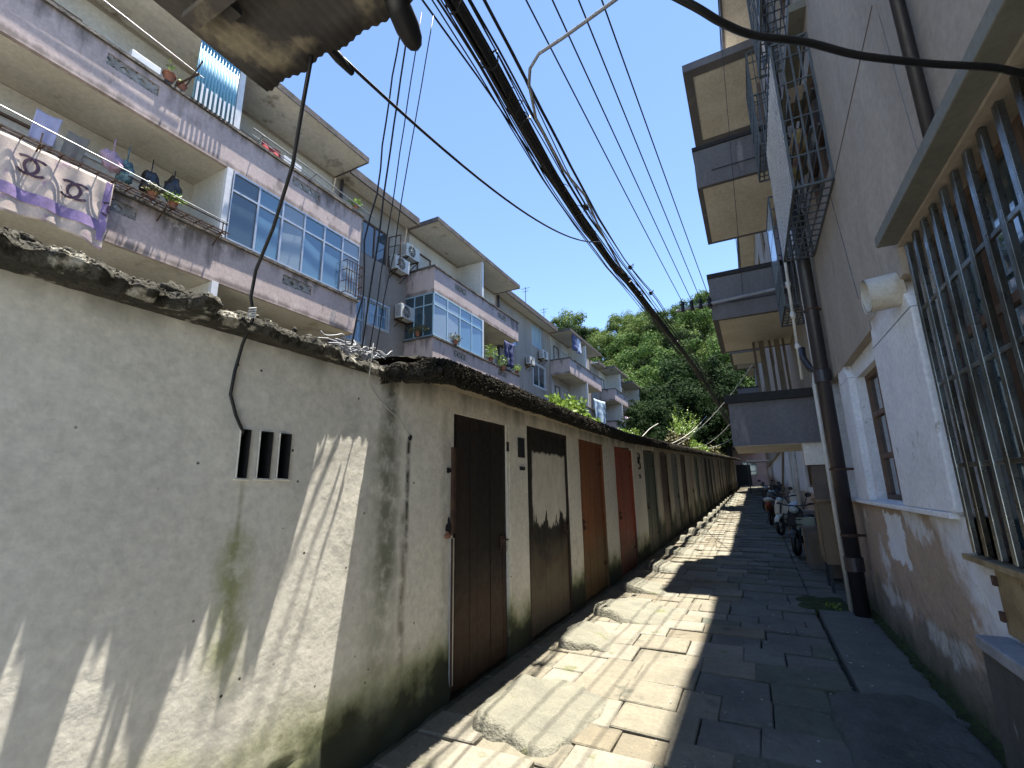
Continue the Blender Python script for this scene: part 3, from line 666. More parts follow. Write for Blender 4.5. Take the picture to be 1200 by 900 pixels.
def enclosure(bld, y0, y1, zb, z1, x, ncol, fm, gm, lower=None, name='balcony_glazing', side=None):
    z0 = zb + 1.09
    f = MB(); tz = z0 + (z1 - z0) * .72; e = .05
    f.box(x - .03, x + .03, y0, y1, z0, z0 + e); f.box(x - .03, x + .03, y0, y1, z1 - e, z1); f.box(x - .029, x + .029, y0, y1, tz - e / 2, tz + e / 2)
    for i in range(ncol + 1):
        yy = y0 + (y1 - y0) * i / ncol; f.box(x - .032, x + .032, max(y0, yy - e / 2), min(y1, yy + e / 2) if i else yy + e / 2, z0, z1)
    if side:   # return along the side toward the wall
        xw = side; yy = y0
        f.box(xw, x, yy - .0, yy + e, z0, z0 + e); f.box(xw, x, yy, yy + e, z1 - e, z1); f.box(xw, x, yy, yy + e - .002, tz - .02, tz + .02)
        for q in (.33, .66): f.box(xw + (x - xw) * q - .02, xw + (x - xw) * q + .02, yy, yy + e, z0, z1)
    b = f.build(name, fm, bld)
    pm = MB()
    for i in range(ncol):
        a, c = y0 + (y1 - y0) * i / ncol + .03, y0 + (y1 - y0) * (i + 1) / ncol - .03
        t = rnd.uniform(-.012, .012)
        pm.mi = (0, 0, 1, 2)[rnd.randrange(4)]; pm.quad((x + t, a, z0 + e), (x - t, c, z0 + e), (x - t, c, tz - .02), (x + t, a, tz - .02)); pm.quad((x, a, tz + .02), (x, c, tz + .02), (x, c, z1 - e), (x, a, z1 - e))
    pm.mi = 1
    if side: pm.quad((side, y0 + .02, z0), (x, y0 + .02, z0), (x, y0 + .02, z1), (side, y0 + .02, z1))
    pm.build('pane', [gm, MT['glass'], MT['curtained']], b)
    return b
def roof_canopy(bld, y0, y1, xo=XO + .12, xw=XW, z=TOP):
    m = MB(); m.mi = 0; m.box(xw, xo, y0, y1, z, z + .12); m.mi = 1
    m.box(xo, xo + .03, y0 - .03, y1 + .03, z - .03, z + .16); m.box(xw, xo, y0 - .03, y0, z - .03, z + .16); m.box(xw, xo, y1, y1 + .03, z - .03, z + .16)
    m.build('canopy', [MT['canopy_l'], MT['edge']], bld)
def apartments(name, label, Y0, Y1, pairs, gaps, wins):
    bld = empty(name, (XW, (Y0 + Y1) / 2, 0), label, 'building')
    m = MB(); wall_x(m, XW, XW - .25, Y0, Y1, -.1, TOP + .2, [w_[:4] for w_ in wins]); m.build('wall', MT['wall_l'], bld)
    m = MB(); m.box(BX, XW - .25, Y0, Y0 + .2, -.1, TOP + .1); m.box(BX, XW - .25, Y1 - .2, Y1, -.1, TOP + .1); m.box(BX, BX + .2, Y0 + .2, Y1 - .2, -.1, TOP + .1)
    m.build('end_wall', MT['wall_l'], bld)
    m = MB(); m.mi = 0; m.box(BX - .3, XW - .0, Y0 - .3, Y1 + .3, TOP + .2, TOP + .34)
    for a, b in gaps: m.mi = 1; m.box(XW, XW + .62, a, b, TOP + .02, TOP + .14); m.mi = 0; m.box(XW + .62, XW + .68, a, b, TOP - .02, TOP + .28)
    m.build('roof', [MT['edge'], MT['canopy_l']], bld)
    for w_ in wins:
        y0, y1, z0, z1, fm, gm, nm, nt_, bars, trim = w_
        window(bld, XW, 1, y0, y1, z0, z1, fm, gm, nm, nt_, bars, trim=trim)
    for (a, b, mid) in pairs:
        for i, z in enumerate(FL):
            balcony(bld, a, b, z, mid)
        roof_canopy(bld, a, b)
    m = MB()
    for a, b, _ in pairs:
        m.tube([(XW + .1, b + .25, .2), (XW + .1, b + .25, TOP)], .055, 8)
    m.build('downpipe', MT['pvcdark'], bld)
    return bld
W, G_, BL = MT['white'], MT['glass'], MT['bluealu']
wins1 = [(11.0, 12.3, 9.95, 11.3, MT['oldwood'], G_, 2, 1, None, None), (10.3, 11.3, 6.6, 8.25, W, MT['glassblue'], 2, 2, MT['bluealu'], W), (11.5, 12.5, 7.4, 8.3, W, MT['glassblue'], 2, 1, MT['bluealu'], W),
         (11.0, 12.2, 3.9, 5.2, W, G_, 2, 1, None, None),
         (22.2, 23.6, 9.8, 11.2, BL, G_, 2, 1, None, None), (25.6, 27.2, 10.5, 11.9, MT['bluealu'], MT['glasspale'], 3, 1, None, None), (25.7, 27.6, 7.9, 9.3, W, G_, 2, 1, None, W), (22.4, 23.6, 6.9, 8.1, W, G_, 2, 1, None, None)]
bl1 = apartments('apartment_building', 'long pink and grey apartment block with stained balconies behind the sheds', -3.0, 37.6,
   [(-2.9, 1.3, None), (1.36, 9.6, 5.48), (13.45, 20.8, 17.15), (28.6, 36.0, 32.3)], [(9.7, 13.35), (20.9, 28.5)], wins1)
wins2 = [(38.6, 39.6, 9.8, 11.1, W, G_, 2, 1, None, None), (38.6, 39.6, 6.9, 8.2, W, G_, 2, 1, None, None)]
bl2 = apartments('apartment_building', 'farther apartment block with small roof canopies at the foot of the hill', 37.9, 62,
   [(40.2, 45.0, 42.6), (47.3, 54.2, 50.7)], [(38.0, 40.1), (45.1, 47.2)], wins2)
# glazed-in balconies
e = enclosure(bl1, 5.56, 9.58, 6.2, 9.08, XO, 6, MT['alu'], MT['glassblue']); e['label'] = 'balcony closed in with silver framed sliding glass'
# small open iron cage at the end of that glazing
m = MB()
for i in range(7): m.bar((XO + .22, 8.95 + i * .1, 7.29), (XO + .22, 8.95 + i * .1, 8.3), .015)
for z in (7.29, 7.65, 8.0, 8.3):
    m.bar((XO + .22, 8.95, z), (XO + .22, 9.58, z), .018); m.bar((XO, 8.95, z), (XO + .22, 8.95, z), .018); m.bar((XO, 9.58, z), (XO + .22, 9.58, z), .018)
m.build('iron_cage', MT['rust'], bl1)
enclosure(bl1, 13.46, 17.1, 6.2, 9.08, XO - .02, 4, BL, MT['glassblue'], side=XW)['label'] = 'balcony closed in with pale blue framed glass'
# pale blue corrugated sheet closing the end of the top balcony
def corr(mb, fn, n, m_=1): mb.grid(fn, n, m_)
m = MB()
m.grid(lambda u, v: (XO + .02 + .018 * math.sin(u * 2 * math.pi * 13), 4.46 + .92 * u, 10.2 + 1.75 * v), 104, 1)
o = m.build('corrugated_screen', MT['bluesheet'], bl1, smooth=True); sol = o.modifiers.new('t', 'SOLIDIFY'); sol.thickness = .004
m = MB()
for i in range(9): m.bar((XO + .1, 4.5 + i * .1, 10.15), (XO + .1, 4.5 + i * .1, 10.62 + rnd.uniform(0, .05)), .045, .012, up=(1, 0, 0))
m.build('picket', MT['white'], bl1)

# ---- things on the left building
def ac_unit(y, z, lab, x=XW, sc=1.0):
    t = empty('air_conditioner', (x, y, z), lab, 'air conditioner', 'outdoor air conditioner units')
    w_, h_, d_ = .80 * sc, .56 * sc, .30 * sc
    b = MB().box(x + .12, x + .12 + d_, y, y + w_, z, z + h_).build('casing', MT['acwhite'], t, bevel=.015)
    f = MB(); cx_ = x + .12 + d_; cy_ = y + w_ * .38; cz_ = z + h_ / 2
    for r in (.05, .10, .15, .20, .235):
        pts = [(cx_ + .012, cy_ + r * sc * math.cos(a * math.pi / 9), cz_ + r * sc * math.sin(a * math.pi / 9)) for a in range(19)]
        f.tube(pts, .006, 4, False)
    for a in range(8): f.bar((cx_ + .012, cy_, cz_), (cx_ + .012, cy_ + .235 * sc * math.cos(a * math.pi / 4), cz_ + .235 * sc * math.sin(a * math.pi / 4)), .006)
    f.build('fan_grille', MT['acwhite'], t)
    dsc = MB(); dsc.add([(cx_ + .004, cy_ + .23 * sc * math.cos(a * math.pi / 9), cz_ + .23 * sc * math.sin(a * math.pi / 9)) for a in range(18)], [tuple(range(18))]); dsc.build('fan_opening', MT['dark'], t)
    # side fins facing the camera
    s_ = MB()
    for q in range(9): s_.box(x + .16 + 0 * q, x + .12 + d_ - .05, y - .006, y, z + .06 + q * .05 * sc, z + .085 + q * .05 * sc)
    s_.build('vent_fins', MT['greycable'], t)
    br = MB(); br.bar((x, y + .1, z - .02), (x + .45 * sc, y + .1, z - .02), .035); br.bar((x, y + w_ - .1, z - .02), (x + .45 * sc, y + w_ - .1, z - .02), .035); br.bar((x + .02, y + .1, z - .02), (x + .02, y + w_ - .1, z - .02), .03); br.bar((x, y + .1, z - .3), (x + .4 * sc, y + .1, z - .04), .025); br.bar((x, y + w_ - .1, z - .3), (x + .4 * sc, y + w_ - .1, z - .04), .025)
    br.build('bracket', MT['rust'], t)
MT['acwhite'] = P('ac_casing', (.66, .66, .62), rough=.5, var=.85)
ac_unit(12.35, 9.85, 'white air conditioner unit beside the open top window, lower left of a pair')
ac_unit(12.95, 10.65, 'white air conditioner unit tucked under the roof, upper right of a pair')
ac_unit(12.75, 8.0, 'white air conditioner unit beside the blue barred window')
ac_unit(21.0, 9.25, 'white air conditioner unit below the end of the double balcony', sc=1.0)
ac_unit(26.4, 9.75, 'air conditioner unit between two windows of the bare wall section', sc=1.0)
ac_unit(24.4, 8.9, 'air conditioner unit low on the bare wall section left of the white window', sc=.9)

# towel with interlocking ring emblem
MT['towel'] = M('towel_cloth', (.60, .50, .43), (.48, .39, .35), scale=3, bump=.2, bscale=60, rough=.95, c3=(.38, .27, .33), s3=3.0, t3=.57)
MT['purple'] = P('towel_purple', (.30, .22, .42), rough=.95, bump=.3); MT['emblem'] = P('emblem_purple', (.09, .055, .085), rough=.95)
tw = empty('beach_towel', (-9.95, 2.6, 7.2), 'large cream towel with dark interlocking ring emblems and a purple border', 'towel')
XT = -9.95
def tx(y, z): return XT + .032 * math.sin(y * 13 + .5 * math.sin(z * 2)) * min(1, (7.3 - z) * 1.6 + .2) + .02 * noise.noise(Vector((y * 6, z * 2, 0)))
m = MB(); Y0t, Y1t = 1.55, 3.36
def ttop(y): return 7.22
def tbot(y): return 5.93 + .08 * math.sin(y * 3)
m.grid(lambda u, v: (tx(Y0t + (Y1t - Y0t) * u, 7.22 - v * (7.22 - tbot(Y0t + (Y1t - Y0t) * u))), Y0t + (Y1t - Y0t) * u, 7.22 - v * (7.22 - tbot(Y0t + (Y1t - Y0t) * u))), 90, 24)
o = m.build('cloth', MT['towel'], tw, smooth=True); o.modifiers.new('t', 'SOLIDIFY').thickness = .006
m = MB()
m.grid(lambda u, v: (tx(Y0t + (Y1t - Y0t) * u, 6.45 - v * .2) + .022, Y0t + (Y1t - Y0t) * u, 6.42 - v * .2), 90, 4)
m.grid(lambda u, v: (tx(3.22 + .1 * u, 7.2 - v * 1.15) + .022, 3.24 + .1 * u, 7.2 - v * 1.15), 6, 24)
m.build('border', MT['purple'], tw, smooth=True)
def emblem(yc, zc, r, cut=None):
    m = MB()
    for s_ in (-1, 1):
        ptsi = []; 
        for k in range(15):
            a = math.radians(48 + k * (264 / 14)); 
            # C shapes opening outward, overlapping in the middle
            cy_ = yc - s_ * r * .42
            yv = cy_ - (r * math.cos(a)) * (1 if s_ > 0 else -1)
            zv = zc + r * math.sin(a)
            if cut and yv > cut: continue
            ptsi.append((yv, zv))
        v = []
        for k, (yv, zv) in enumerate(ptsi):
            dy, dz = yv - (yc - s_ * r * .42), zv - zc; L_ = math.hypot(dy, dz)
            for q in (.82, 1.12):
                y2, z2 = (yc - s_ * r * .42) + dy / L_ * r * q, zc + dz / L_ * r * q
                v.append((tx(y2, z2) + (.024 if s_ > 0 else .028), y2, z2))
        n_ = len(ptsi)
        m.add(v, [(2 * k, 2 * k + 1, 2 * k + 3, 2 * k + 2) for k in range(n_ - 1)])
    m.build('emblem', MT['emblem'], tw)
emblem(2.28, 6.86, .15); emblem(2.84, 6.76, .15); emblem(3.40, 6.68, .13, cut=3.36)

def hang(name, lab, cat, pts, x, mat, amp=.03, grp=None, thick=.01):
    """cloth: pts = top-left, top-right, bottom-right, bottom-left in (y, z)"""
    m = MB(); (a, b, c, d) = pts
    def fn(u, v):
        y_ = (a[0] * (1 - u) + b[0] * u) * (1 - v) + (d[0] * (1 - u) + c[0] * u) * v; z_ = (a[1] * (1 - u) + b[1] * u) * (1 - v) + (d[1] * (1 - u) + c[1] * u) * v
        return (x + amp * math.sin(u * 11 + a[0]) * v + .5 * amp * noise.noise(Vector((y_ * 7, z_ * 4, 0))), y_, z_ - .03 * math.sin(u * math.pi) * (1 - v))
    m.grid(fn, 16, 12); o = m.build(name, mat, smooth=True); o.modifiers.new('t', 'SOLIDIFY').thickness = thick
    return tag(o, lab, cat, grp)
C = lambda n, c: P(n, c, rough=.9, var=.85, bump=.2)
hang('hand_towel', 'lavender hand towel on the clothes line inside the lower balcony', 'towel', ((2.33, 8.33), (2.68, 8.36), (2.63, 7.74), (2.3, 7.73)), -10.6, C('lavender', (.52, .50, .66)), .02)
hang('hand_towel', 'brown-grey hand towel next to the lavender one', 'towel', ((2.78, 8.22), (3.1, 8.25), (3.02, 7.62), (2.72, 7.6)), -10.6, C('taupe', (.27, .24, .20)), .02)
# bundled jackets and bags
def bundle(name, lab, cat, y, z, sy, sz, mat, x=-10.45, seed=0):
    m = MB(); m.ell((x, y, z), .12, sy, sz, 22, 14, .55, seed); m.ell((x + .03, y + sy * .35, z - sz * .35), .1, sy * .6, sz * .6, 18, 12, .6, seed + 3)
    m.tube([(x, y, z + sz * .8), (x, y, 8.45)], .012, 5)
    return tag(m.build(name, mat, smooth=True), lab, cat)
bundle('hung_jacket', 'pink and lavender puffy jacket hanging left of the black bags', 'jacket', 3.42, 7.95, .17, .2, C('pinkjacket', (.50, .34, .42)), seed=2)
bundle('hung_jacket', 'teal patterned padded jacket hanging between the pink jacket and black bags', 'jacket', 3.66, 7.82, .12, .24, M('teal_pattern', (.05, .10, .12), (.16, .24, .24), scale=16, mid=(.48, .52)), seed=5)
MT['bag'] = P('black_plastic_bag', (.012, .012, .014), rough=.25, bump=.6, sc=14, spec=.6)
bundle('plastic_bag', 'black plastic bag hanging at the balcony, left one of two', 'bag', 4.08, 7.85, .16, .30, MT['bag'], seed=7)
bundle('plastic_bag', 'black plastic bag hanging at the balcony, right one of two', 'bag', 4.50, 7.95, .17, .32, MT['bag'], seed=11)
# iron drying rack along the lower balcony
t = empty('drying_rack', (-9.9, 3.5, 7.3), 'long rusty iron shelf and drying rack fixed outside the lower balcony', 'rack')
m = MB()
for x_, z_ in ((-10.12, 7.32), (-9.98, 7.30), (-9.85, 7.28)): m.bar((x_, -1.0, z_), (x_, 5.45, z_ - .02), .025)
for i in range(26): m.bar((-10.15, -.9 + i * .25, 7.30), (-9.83, -.9 + i * .25, 7.27), .018)
m.build('shelf', MT['rust'], t)
for yy in (.4, 2.3, 4.2, 5.3): MB().bar((-10.18, yy, 7.0), (-9.85, yy, 7.26), .022).bar((-9.86, yy, 7.24), (-9.86, yy, 7.48), .018).build('bracket', MT['rust'], t)
MB().bar((-9.86, 3.5, 7.47), (-9.86, 5.4, 7.46), .018).build('guard_rail', MT['rust'], t)
m = MB(); m.tube([(-9.85, -1, 7.66), (-9.85, 5.4, 7.50)], .011, 6); tag(m.build('drying_pole', MT['alu2']), 'pale metal drying pole running in front of the lower balcony above the towel', 'pole')
for i, (x_, z_, lab) in enumerate(((-9.9, 10.85, 'pale metal drying pole outside the top balcony, outer of two'), (-10.05, 10.98, 'pale metal drying pole outside the top balcony, inner of two'))):
    m = MB(); m.tube([(x_, -1.0, z_ + .06), (x_, 4.5, z_ - .22)], .011, 6); tag(m.build('drying_pole', MT['alu']), lab, 'pole', 'drying poles outside the top balcony')
m = MB(); m.tube([(-9.95, 5.75, 10.32), (-9.95, 7.6, 10.3), (-9.95, 9.9, 10.18)], .018, 6); m.tube([(-10.05, 5.8, 10.22), (-10.05, 9.7, 10.1)], .012, 6)
for yy in (6, 7.6, 9.3): m.bar((-10.2, yy, 10.15), (-9.9, yy, 10.28), .02)
tag(m.build('drying_rail', MT['alu2']), 'bent metal drying rail on the top balcony right of the blue sheet', 'rail')
m = MB(); m.bar((-10.2, 4.1, 10.2), (-9.55, 4.25, 10.35), .03); m.bar((-9.8, 4.15, 10.05), (-9.6, 4.3, 10.75), .02); tag(m.build('rail_hook', MT['rust']), 'rusty iron hook arm below the blue corrugated screen', 'hook')
# boxes, basin and pots on the ledges
def planter(y, z, w_, lab, mat, x=XO - .02, h=.16): 
    m = MB(); m.box(x - .12, x + .06, y, y + w_, z, z + h); m.mi = 1; m.box(x - .10, x + .04, y + .02, y + w_ - .02, z + h, z + h + .012)
    return tag(m.build('planter_box', [mat, MT['earth']], bevel=.008), lab, 'planter')
planter(3.3, 10.21, .52, 'white rectangular planter box on the top balcony ledge left of the clay pots', MT['white'])
planter(6.75, 10.21, .55, 'white foam planter box on the top balcony ledge right of the blue sheet', MT['white'])
MT['clay'] = P('clay_pot', (.33, .13, .07), rough=.85)
MT['leaf'] = M('leaf_bright', (.22, .32, .05), (.13, .22, .03), scale=2, bump=0, rough=.5, spec=.4)
MT['leafdry'] = M('leaf_dry', (.16, .14, .05), (.09, .10, .03), scale=2, bump=0, rough=.6)
def leaves(m, c, r, n, s, rr=rnd, up=.3, flat=1.0):
    for i in range(n):
        d = Vector((rr.gauss(0, 1), rr.gauss(0, 1), rr.gauss(0, 1))).normalized() * (rr.random() ** .4)
        p = Vector(c) + Vector((d.x * r[0], d.y * r[1], d.z * r[2]))
        a = Vector((rr.uniform(-1, 1), rr.uniform(-1, 1), rr.uniform(-1, 1) + up)).normalized(); b = a.cross(Vector((rr.uniform(-1, 1), rr.uniform(-1, 1), rr.uniform(-.5, .5)))).normalized()
        L_ = s * rr.uniform(.6, 1.3); w_ = L_ * .45
        m.add([p, p + a * L_ * .5 + b * w_ * .5, p + a * L_, p + a * L_ * .5 - b * w_ * .5], [(0, 1, 2, 3)])
def pot(y, z, lab, x=XO - .02, r=.1, green=True, mat=None, leaf='leaf', lr=(.16, .18, .16), n=120):
    t = empty('potted_plant', (x, y, z), lab, 'plant')
    m = MB(); m.tube([(x, y, z), (x, y, z + r * 1.5), (x, y, z + r * 1.52), (x, y, z + r * 1.75)], [r * .7, r * .95, r * 1.08, r * 1.08], 12); m.build('pot', mat or MT['clay'], t, smooth=False)
    if green:
        m = MB(); leaves(m, (x, y, z + r * 1.8 + lr[2] * .7), lr, n, .09); m.build('foliage', MT[leaf], t)
pot(4.0, 10.21, 'clay pot with a thin sprout beside the white planter on the top ledge', n=12, r=.12, lr=(.03, .05, .2))
pot(4.25, 10.21, 'low clay pot at the end of the top ledge beside the blue screen', n=8, r=.10, lr=(.05, .05, .05))
pot(3.98, 7.3, 'pot with pink flowers on the iron rack below the black bags', x=-10.0, r=.08, lr=(.12, .16, .1), leaf='leafdry')
pot(4.35, 7.3, 'yellow-green spiky potted plant on the iron rack', x=-9.98, r=.08, lr=(.12, .2, .12), n=160)
pot(9.35, 10.2, 'bright green potted plant at the right end of the top balcony ledge', r=.09, lr=(.16, .22, .14), n=180)
pot(17.9, 7.3, 'trailing green plant on the ledge right of the blue glazing', r=.12, lr=(.3, .5, .35), n=380)
pot(18.9, 7.1, 'second trailing plant, right of the first on the same ledge', r=.12, x=XO + .1, lr=(.25, .4, .3), n=260)
pot(20.6, 7.3, 'small yellow-green bush on the corner of the lower double balcony', r=.1, lr=(.25, .35, .2), n=200)
pot(14.9, 7.3, 'dry grassy plant on the ledge in front of the blue glazing', r=.1, x=XO + .06, lr=(.2, .3, .15), leaf='leafdry', n=150)
pot(13.3, 7.3, 'dry drooping plant on the side ledge of the blue glazed balcony', r=.1, x=XO - .6, lr=(.5, .2, .15), leaf='leafdry', n=220)
pot(46.7, 8.2, 'small green potted tree on a far lower balcony', r=.2, x=XO + .1, lr=(.5, .6, .7), n=250)
hang('hung_jacket', 'dark blue jacket drying above the lower double balcony ledge', 'jacket', ((18.9, 8.6), (19.9, 8.65), (19.8, 7.4), (19.0, 7.35)), XO + .15, C('navyjacket', (.04, .05, .13)), .12, thick=.06)
hang('hung_shirt', 'white and blue shirts on the top balcony of the third bay', 'laundry', ((29.2, 12.0), (30.9, 12.0), (30.8, 10.9), (29.3, 10.9)), XO + .05, M('shirts', (.45, .50, .62), (.06, .07, .16), scale=1.4, mid=(.45, .5)), .1, thick=.05)
hang('bed_sheet', 'pale blue sheet drying over the lower balcony of the third bay', 'laundry', ((32.8, 8.0), (35.8, 8.2), (35.8, 6.3), (32.8, 6.2)), XO + .25, C('sheetblue', (.40, .52, .62)), .12, thick=.02)
hang('hung_shirt', 'pink and white laundry on a far lower balcony', 'laundry', ((42.3, 7.9), (45.6, 8.1), (45.6, 6.6), (42.3, 6.5)), XO + .2, M('pinklaundry', (.60, .5, .52), (.35, .25, .38), scale=1.2, mid=(.46, .5)), .15, thick=.03)
hang('hung_shirt', 'dark and white laundry on the farthest balcony', 'laundry', ((48.5, 8.7), (52, 8.8), (52, 7.4), (48.5, 7.3)), XO + .2, M('mixlaundry', (.05, .055, .08), (.5, .52, .56), scale=.9, mid=(.49, .52)), .15, thick=.03)
hang('red_cloth', 'red cloth bundle behind the ledge of the top balcony', 'cloth', ((6.2, 10.45), (6.7, 10.45), (6.7, 10.2), (6.2, 10.2)), XO - .1, C('redcloth', (.4, .03, .04)), .05, thick=.06)
# open casement of the top gap window
t = empty('window_shutter', (XW, 12.35, 10.0), 'open iron-framed casement sash sticking out beside the top window', 'window sash')
m = MB(); z0, z1 = 9.98, 11.2
m.bar((XW, 12.35, z0), (XW + .55, 12.42, z0), .03); m.bar((XW, 12.35, z1), (XW + .55, 12.42, z1), .03); m.bar((XW + .55, 12.42, z0), (XW + .55, 12.42, z1), .03); m.bar((XW + .02, 12.35, z0), (XW + .02, 12.35, z1), .03)
for q in (.33, .66): m.bar((XW, 12.35, z0 + (z1 - z0) * q), (XW + .55, 12.42, z0 + (z1 - z0) * q), .02)
m.build('sash', MT['rust'], t)
# roof antennas
for (yy, h, lab) in ((18.0, .8, 'thin roof antenna above the double balcony canopy, nearer one'), (24.6, 1.6, 'tallest thin roof antenna above the bare wall section'), (27.5, 1.2, 'thin roof antenna with crossbars near the third bay')):
    m = MB(); m.tube([(XW + .1, yy, TOP + .3), (XW + .1, yy, TOP + .3 + h)], .02, 5); m.bar((XW - .2, yy, TOP + .2 + h), (XW + .4, yy, TOP + .2 + h), .02); m.bar((XW - .1, yy, TOP + h), (XW + .3, yy, TOP + h), .02)
    tag(m.build('roof_antenna', MT['iron']), lab, 'antenna')

# ---------------------------------------------------------------- right building
rb = empty('residential_building', (1.1, 5, 0), 'tall brown block with whitewashed ground floor along the right of the alley', 'building')
XU, XLW = 1.08, 1.16
RTOP = 11.1
# upper wall; openings: big barred window (lower edge), caged windows, far windows
GR = (.25, 3.87, 1.17, 3.2)
up = [(.25, 3.87, 3.0, 3.2), (5.25, 6.6, 4.85, 6.2), (5.25, 6.6, 7.75, 9.1), (8.05, 8.9, 4.7, 6.2), (8.05, 8.9, 7.6, 9.1)]
for k in range(3):
    y0 = 14.5 + k * 14
    for z in (4.7, 7.6): up += [(y0, y0 + 1.3, z + .9, z + 2.2), (y0 + 3.2, y0 + 4.4, z + .9, z + 2.2)]
m = MB(); wall_x(m, XU, XU + .3, -1.2, 46, 3.0, RTOP, up)
m.build('upper_wall', MT['rupper'], rb)
lowh = [GR, (5.2, 6.28, 1.42, 2.75), (12.6, 13.8, 1.5, 2.7), (19.2, 20.4, 1.6, 2.8)]
m = MB(); wall_x(m, XLW, XLW + .25, -1.2, 46, 1.385, 3.0, lowh); m.build('lower_wall', MT['rwhite'], rb)
def lw_extra(N, Lk, sep, nz, ramp, mix, math_, colr, geo):
    t = math_('ADD', sep.outputs[1], math_('MULTIPLY', math_('SUBTRACT', nz(1.6, 8), .5), 1.6))
    t2 = math_('SUBTRACT', t, math_('MULTIPLY', sep.outputs[2], 1.1))
    jn = math_('MULTIPLY', math_('SUBTRACT', nz(9, 8), .5), .35)
    d = math_('ADD', math_('MAXIMUM', math_('ABSOLUTE', math_('SUBTRACT', sep.outputs[1], 5.75), 0), math_('MULTIPLY', math_('ABSOLUTE', math_('SUBTRACT', sep.outputs[2], 1.08), 0), 1.6)), jn)
    colr = mix(ramp(d, .36, .33), colr, (.62, .64, .66))
    b_ = math_('ADD', math_('ABSOLUTE', math_('SUBTRACT', sep.outputs[2], .46), 0), math_('MULTIPLY', math_('SUBTRACT', nz(2.3, 12), .5), .9))
    b_ = math_('ADD', b_, math_('MULTIPLY', math_('ABSOLUTE', math_('SUBTRACT', sep.outputs[1], 5.2), 0), .03))
    colr = mix(math_('MULTIPLY', ramp(b_, .09, -.02), .8), colr, (.50, .50, .48))
    return mix(ramp(t2, 3.15, 2.85), colr, mix(ramp(nz(5, 8), .35, .7), (.66, .68, .70), (.52, .53, .55)))
MT['rlow2'] = M('peeled_plinth', (.42, .325, .245), (.34, .262, .20), scale=1.8, bump=.6, bscale=22, dist=.02, c3=(.60, .61, .61), s3=2.0, t3=.575,
   zb=[(.36, .2, .5, (.17, .15, .12), .034), (.04, .25, .22, (.04, .055, .022), .034)], extra=lw_extra)
m = MB()   # plinth, gently uneven, a little proud
ny = 300
def pl(u, v):
    yy = -1.0 + 14 * u; zz = -.1 + 1.48 * v
    p = Vector((yy, zz, 3)); d = .012 * noise.noise(p * 1.6) + .006 * noise.noise(p * 6) + .0025 * noise.noise(p * 20)
    if zz < .35: d += -.05 * (.35 - zz) - .02 * abs(noise.noise(p * 3))
    return (XLW - .03 + d, yy, zz)
vs_ = [pl(i / ny, j / 40) for j in range(41) for i in range(ny + 1)]
fs_ = [(j * (ny + 1) + i, (j + 1) * (ny + 1) + i, (j + 1) * (ny + 1) + i + 1, j * (ny + 1) + i + 1) for j in range(40) for i in range(ny)
       if not ((-1 + 14 * (i + .5) / ny) < 3.87 and (-.1 + 1.48 * (j + .5) / 40) > 1.17)]
m.add(vs_, fs_); m.box(XLW - .025, XLW + .25, 13.0, 46, -.1, 1.38)
m.quad((XLW - .03, 3.87, 1.38), (XLW - .03, 13, 1.38), (XLW + .1, 13, 1.38), (XLW + .1, 3.87, 1.38))
m.build('plinth', MT['rlow2'], rb, smooth=False)
# ledge line, pilasters and bevelled haunches under the projecting upper wall
m = MB(); m.box(XU + .0, XLW + .05, 4.0, 12, 1.36, 1.40)
m.build('ledge', MT['rwhite'], rb, bevel=.006)
for a, b in ((3.92, 5.08), (6.40, 6.98), (7.45, 7.85), (8.7, 9.05)):
    m = MB(); m.box(XU + .012, XLW + .02, a, b, 1.40, 2.78)
    m.add([(XU + .012, a, 2.78), (XU + .012, b, 2.78), (XLW, b, 2.78), (XLW, a, 2.78), (XU + .002, a + .12, 3.02), (XU + .002, b - .12, 3.02), (XLW, b - .12, 3.02), (XLW, a + .12, 3.02)], [(0, 1, 5, 4), (0, 4, 7, 3), (1, 2, 6, 5)])
    m.build('pilaster', MT['rwhite'], rb, bevel=.012)
m = MB(); m.add([(XU - .001, 4.95, 2.93), (XU - .001, 46, 2.93), (XU - .001, 46, 3.04), (XU - .001, 4.95, 3.04), (XLW + .02, 4.95, 2.93), (XLW + .02, 46, 2.93)], [(0, 1, 2, 3), (0, 4, 5, 1)])
m.build('string_course', MT['rupper'], rb)
m = MB(); m.box(2.8, 3.0, -1.2, 46, 0, RTOP); m.box(XU, 2.8, -1.4, -1.2, 0, RTOP); m.box(XU, 2.8, 46, 46.2, 0, RTOP); m.build('back_wall', MT['rupper'], rb)
m = MB(); m.mi = 0; m.box(.52, 3.2, -1.5, 46.3, RTOP, RTOP + .12); m.mi = 1; m.box(.48, .52, -1.5, 46.3, RTOP - .03, RTOP + .2)
m.build('roof', [MT['soffit_r'], MT['band_r']], rb)
# floor slabs inside so that the rooms are closed
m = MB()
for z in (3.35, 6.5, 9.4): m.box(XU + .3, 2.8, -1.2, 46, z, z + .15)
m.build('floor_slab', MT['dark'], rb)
# hood over the barred window
m = MB().box(.96, XU + .02, -1.5, 3.86, 3.22, 3.30); m.build('hood', MT['hood'], rb, bevel=.006)
m = MB().box(.92, XU + .02, 5.0, 6.9, 6.62, 6.72); m.build('hood', MT['hood'], rb, bevel=.006)
m = MB().box(.92, XU + .02, 5.0, 6.9, 9.3, 9.4); m.build('hood', MT['rwhite'], rb, bevel=.006)
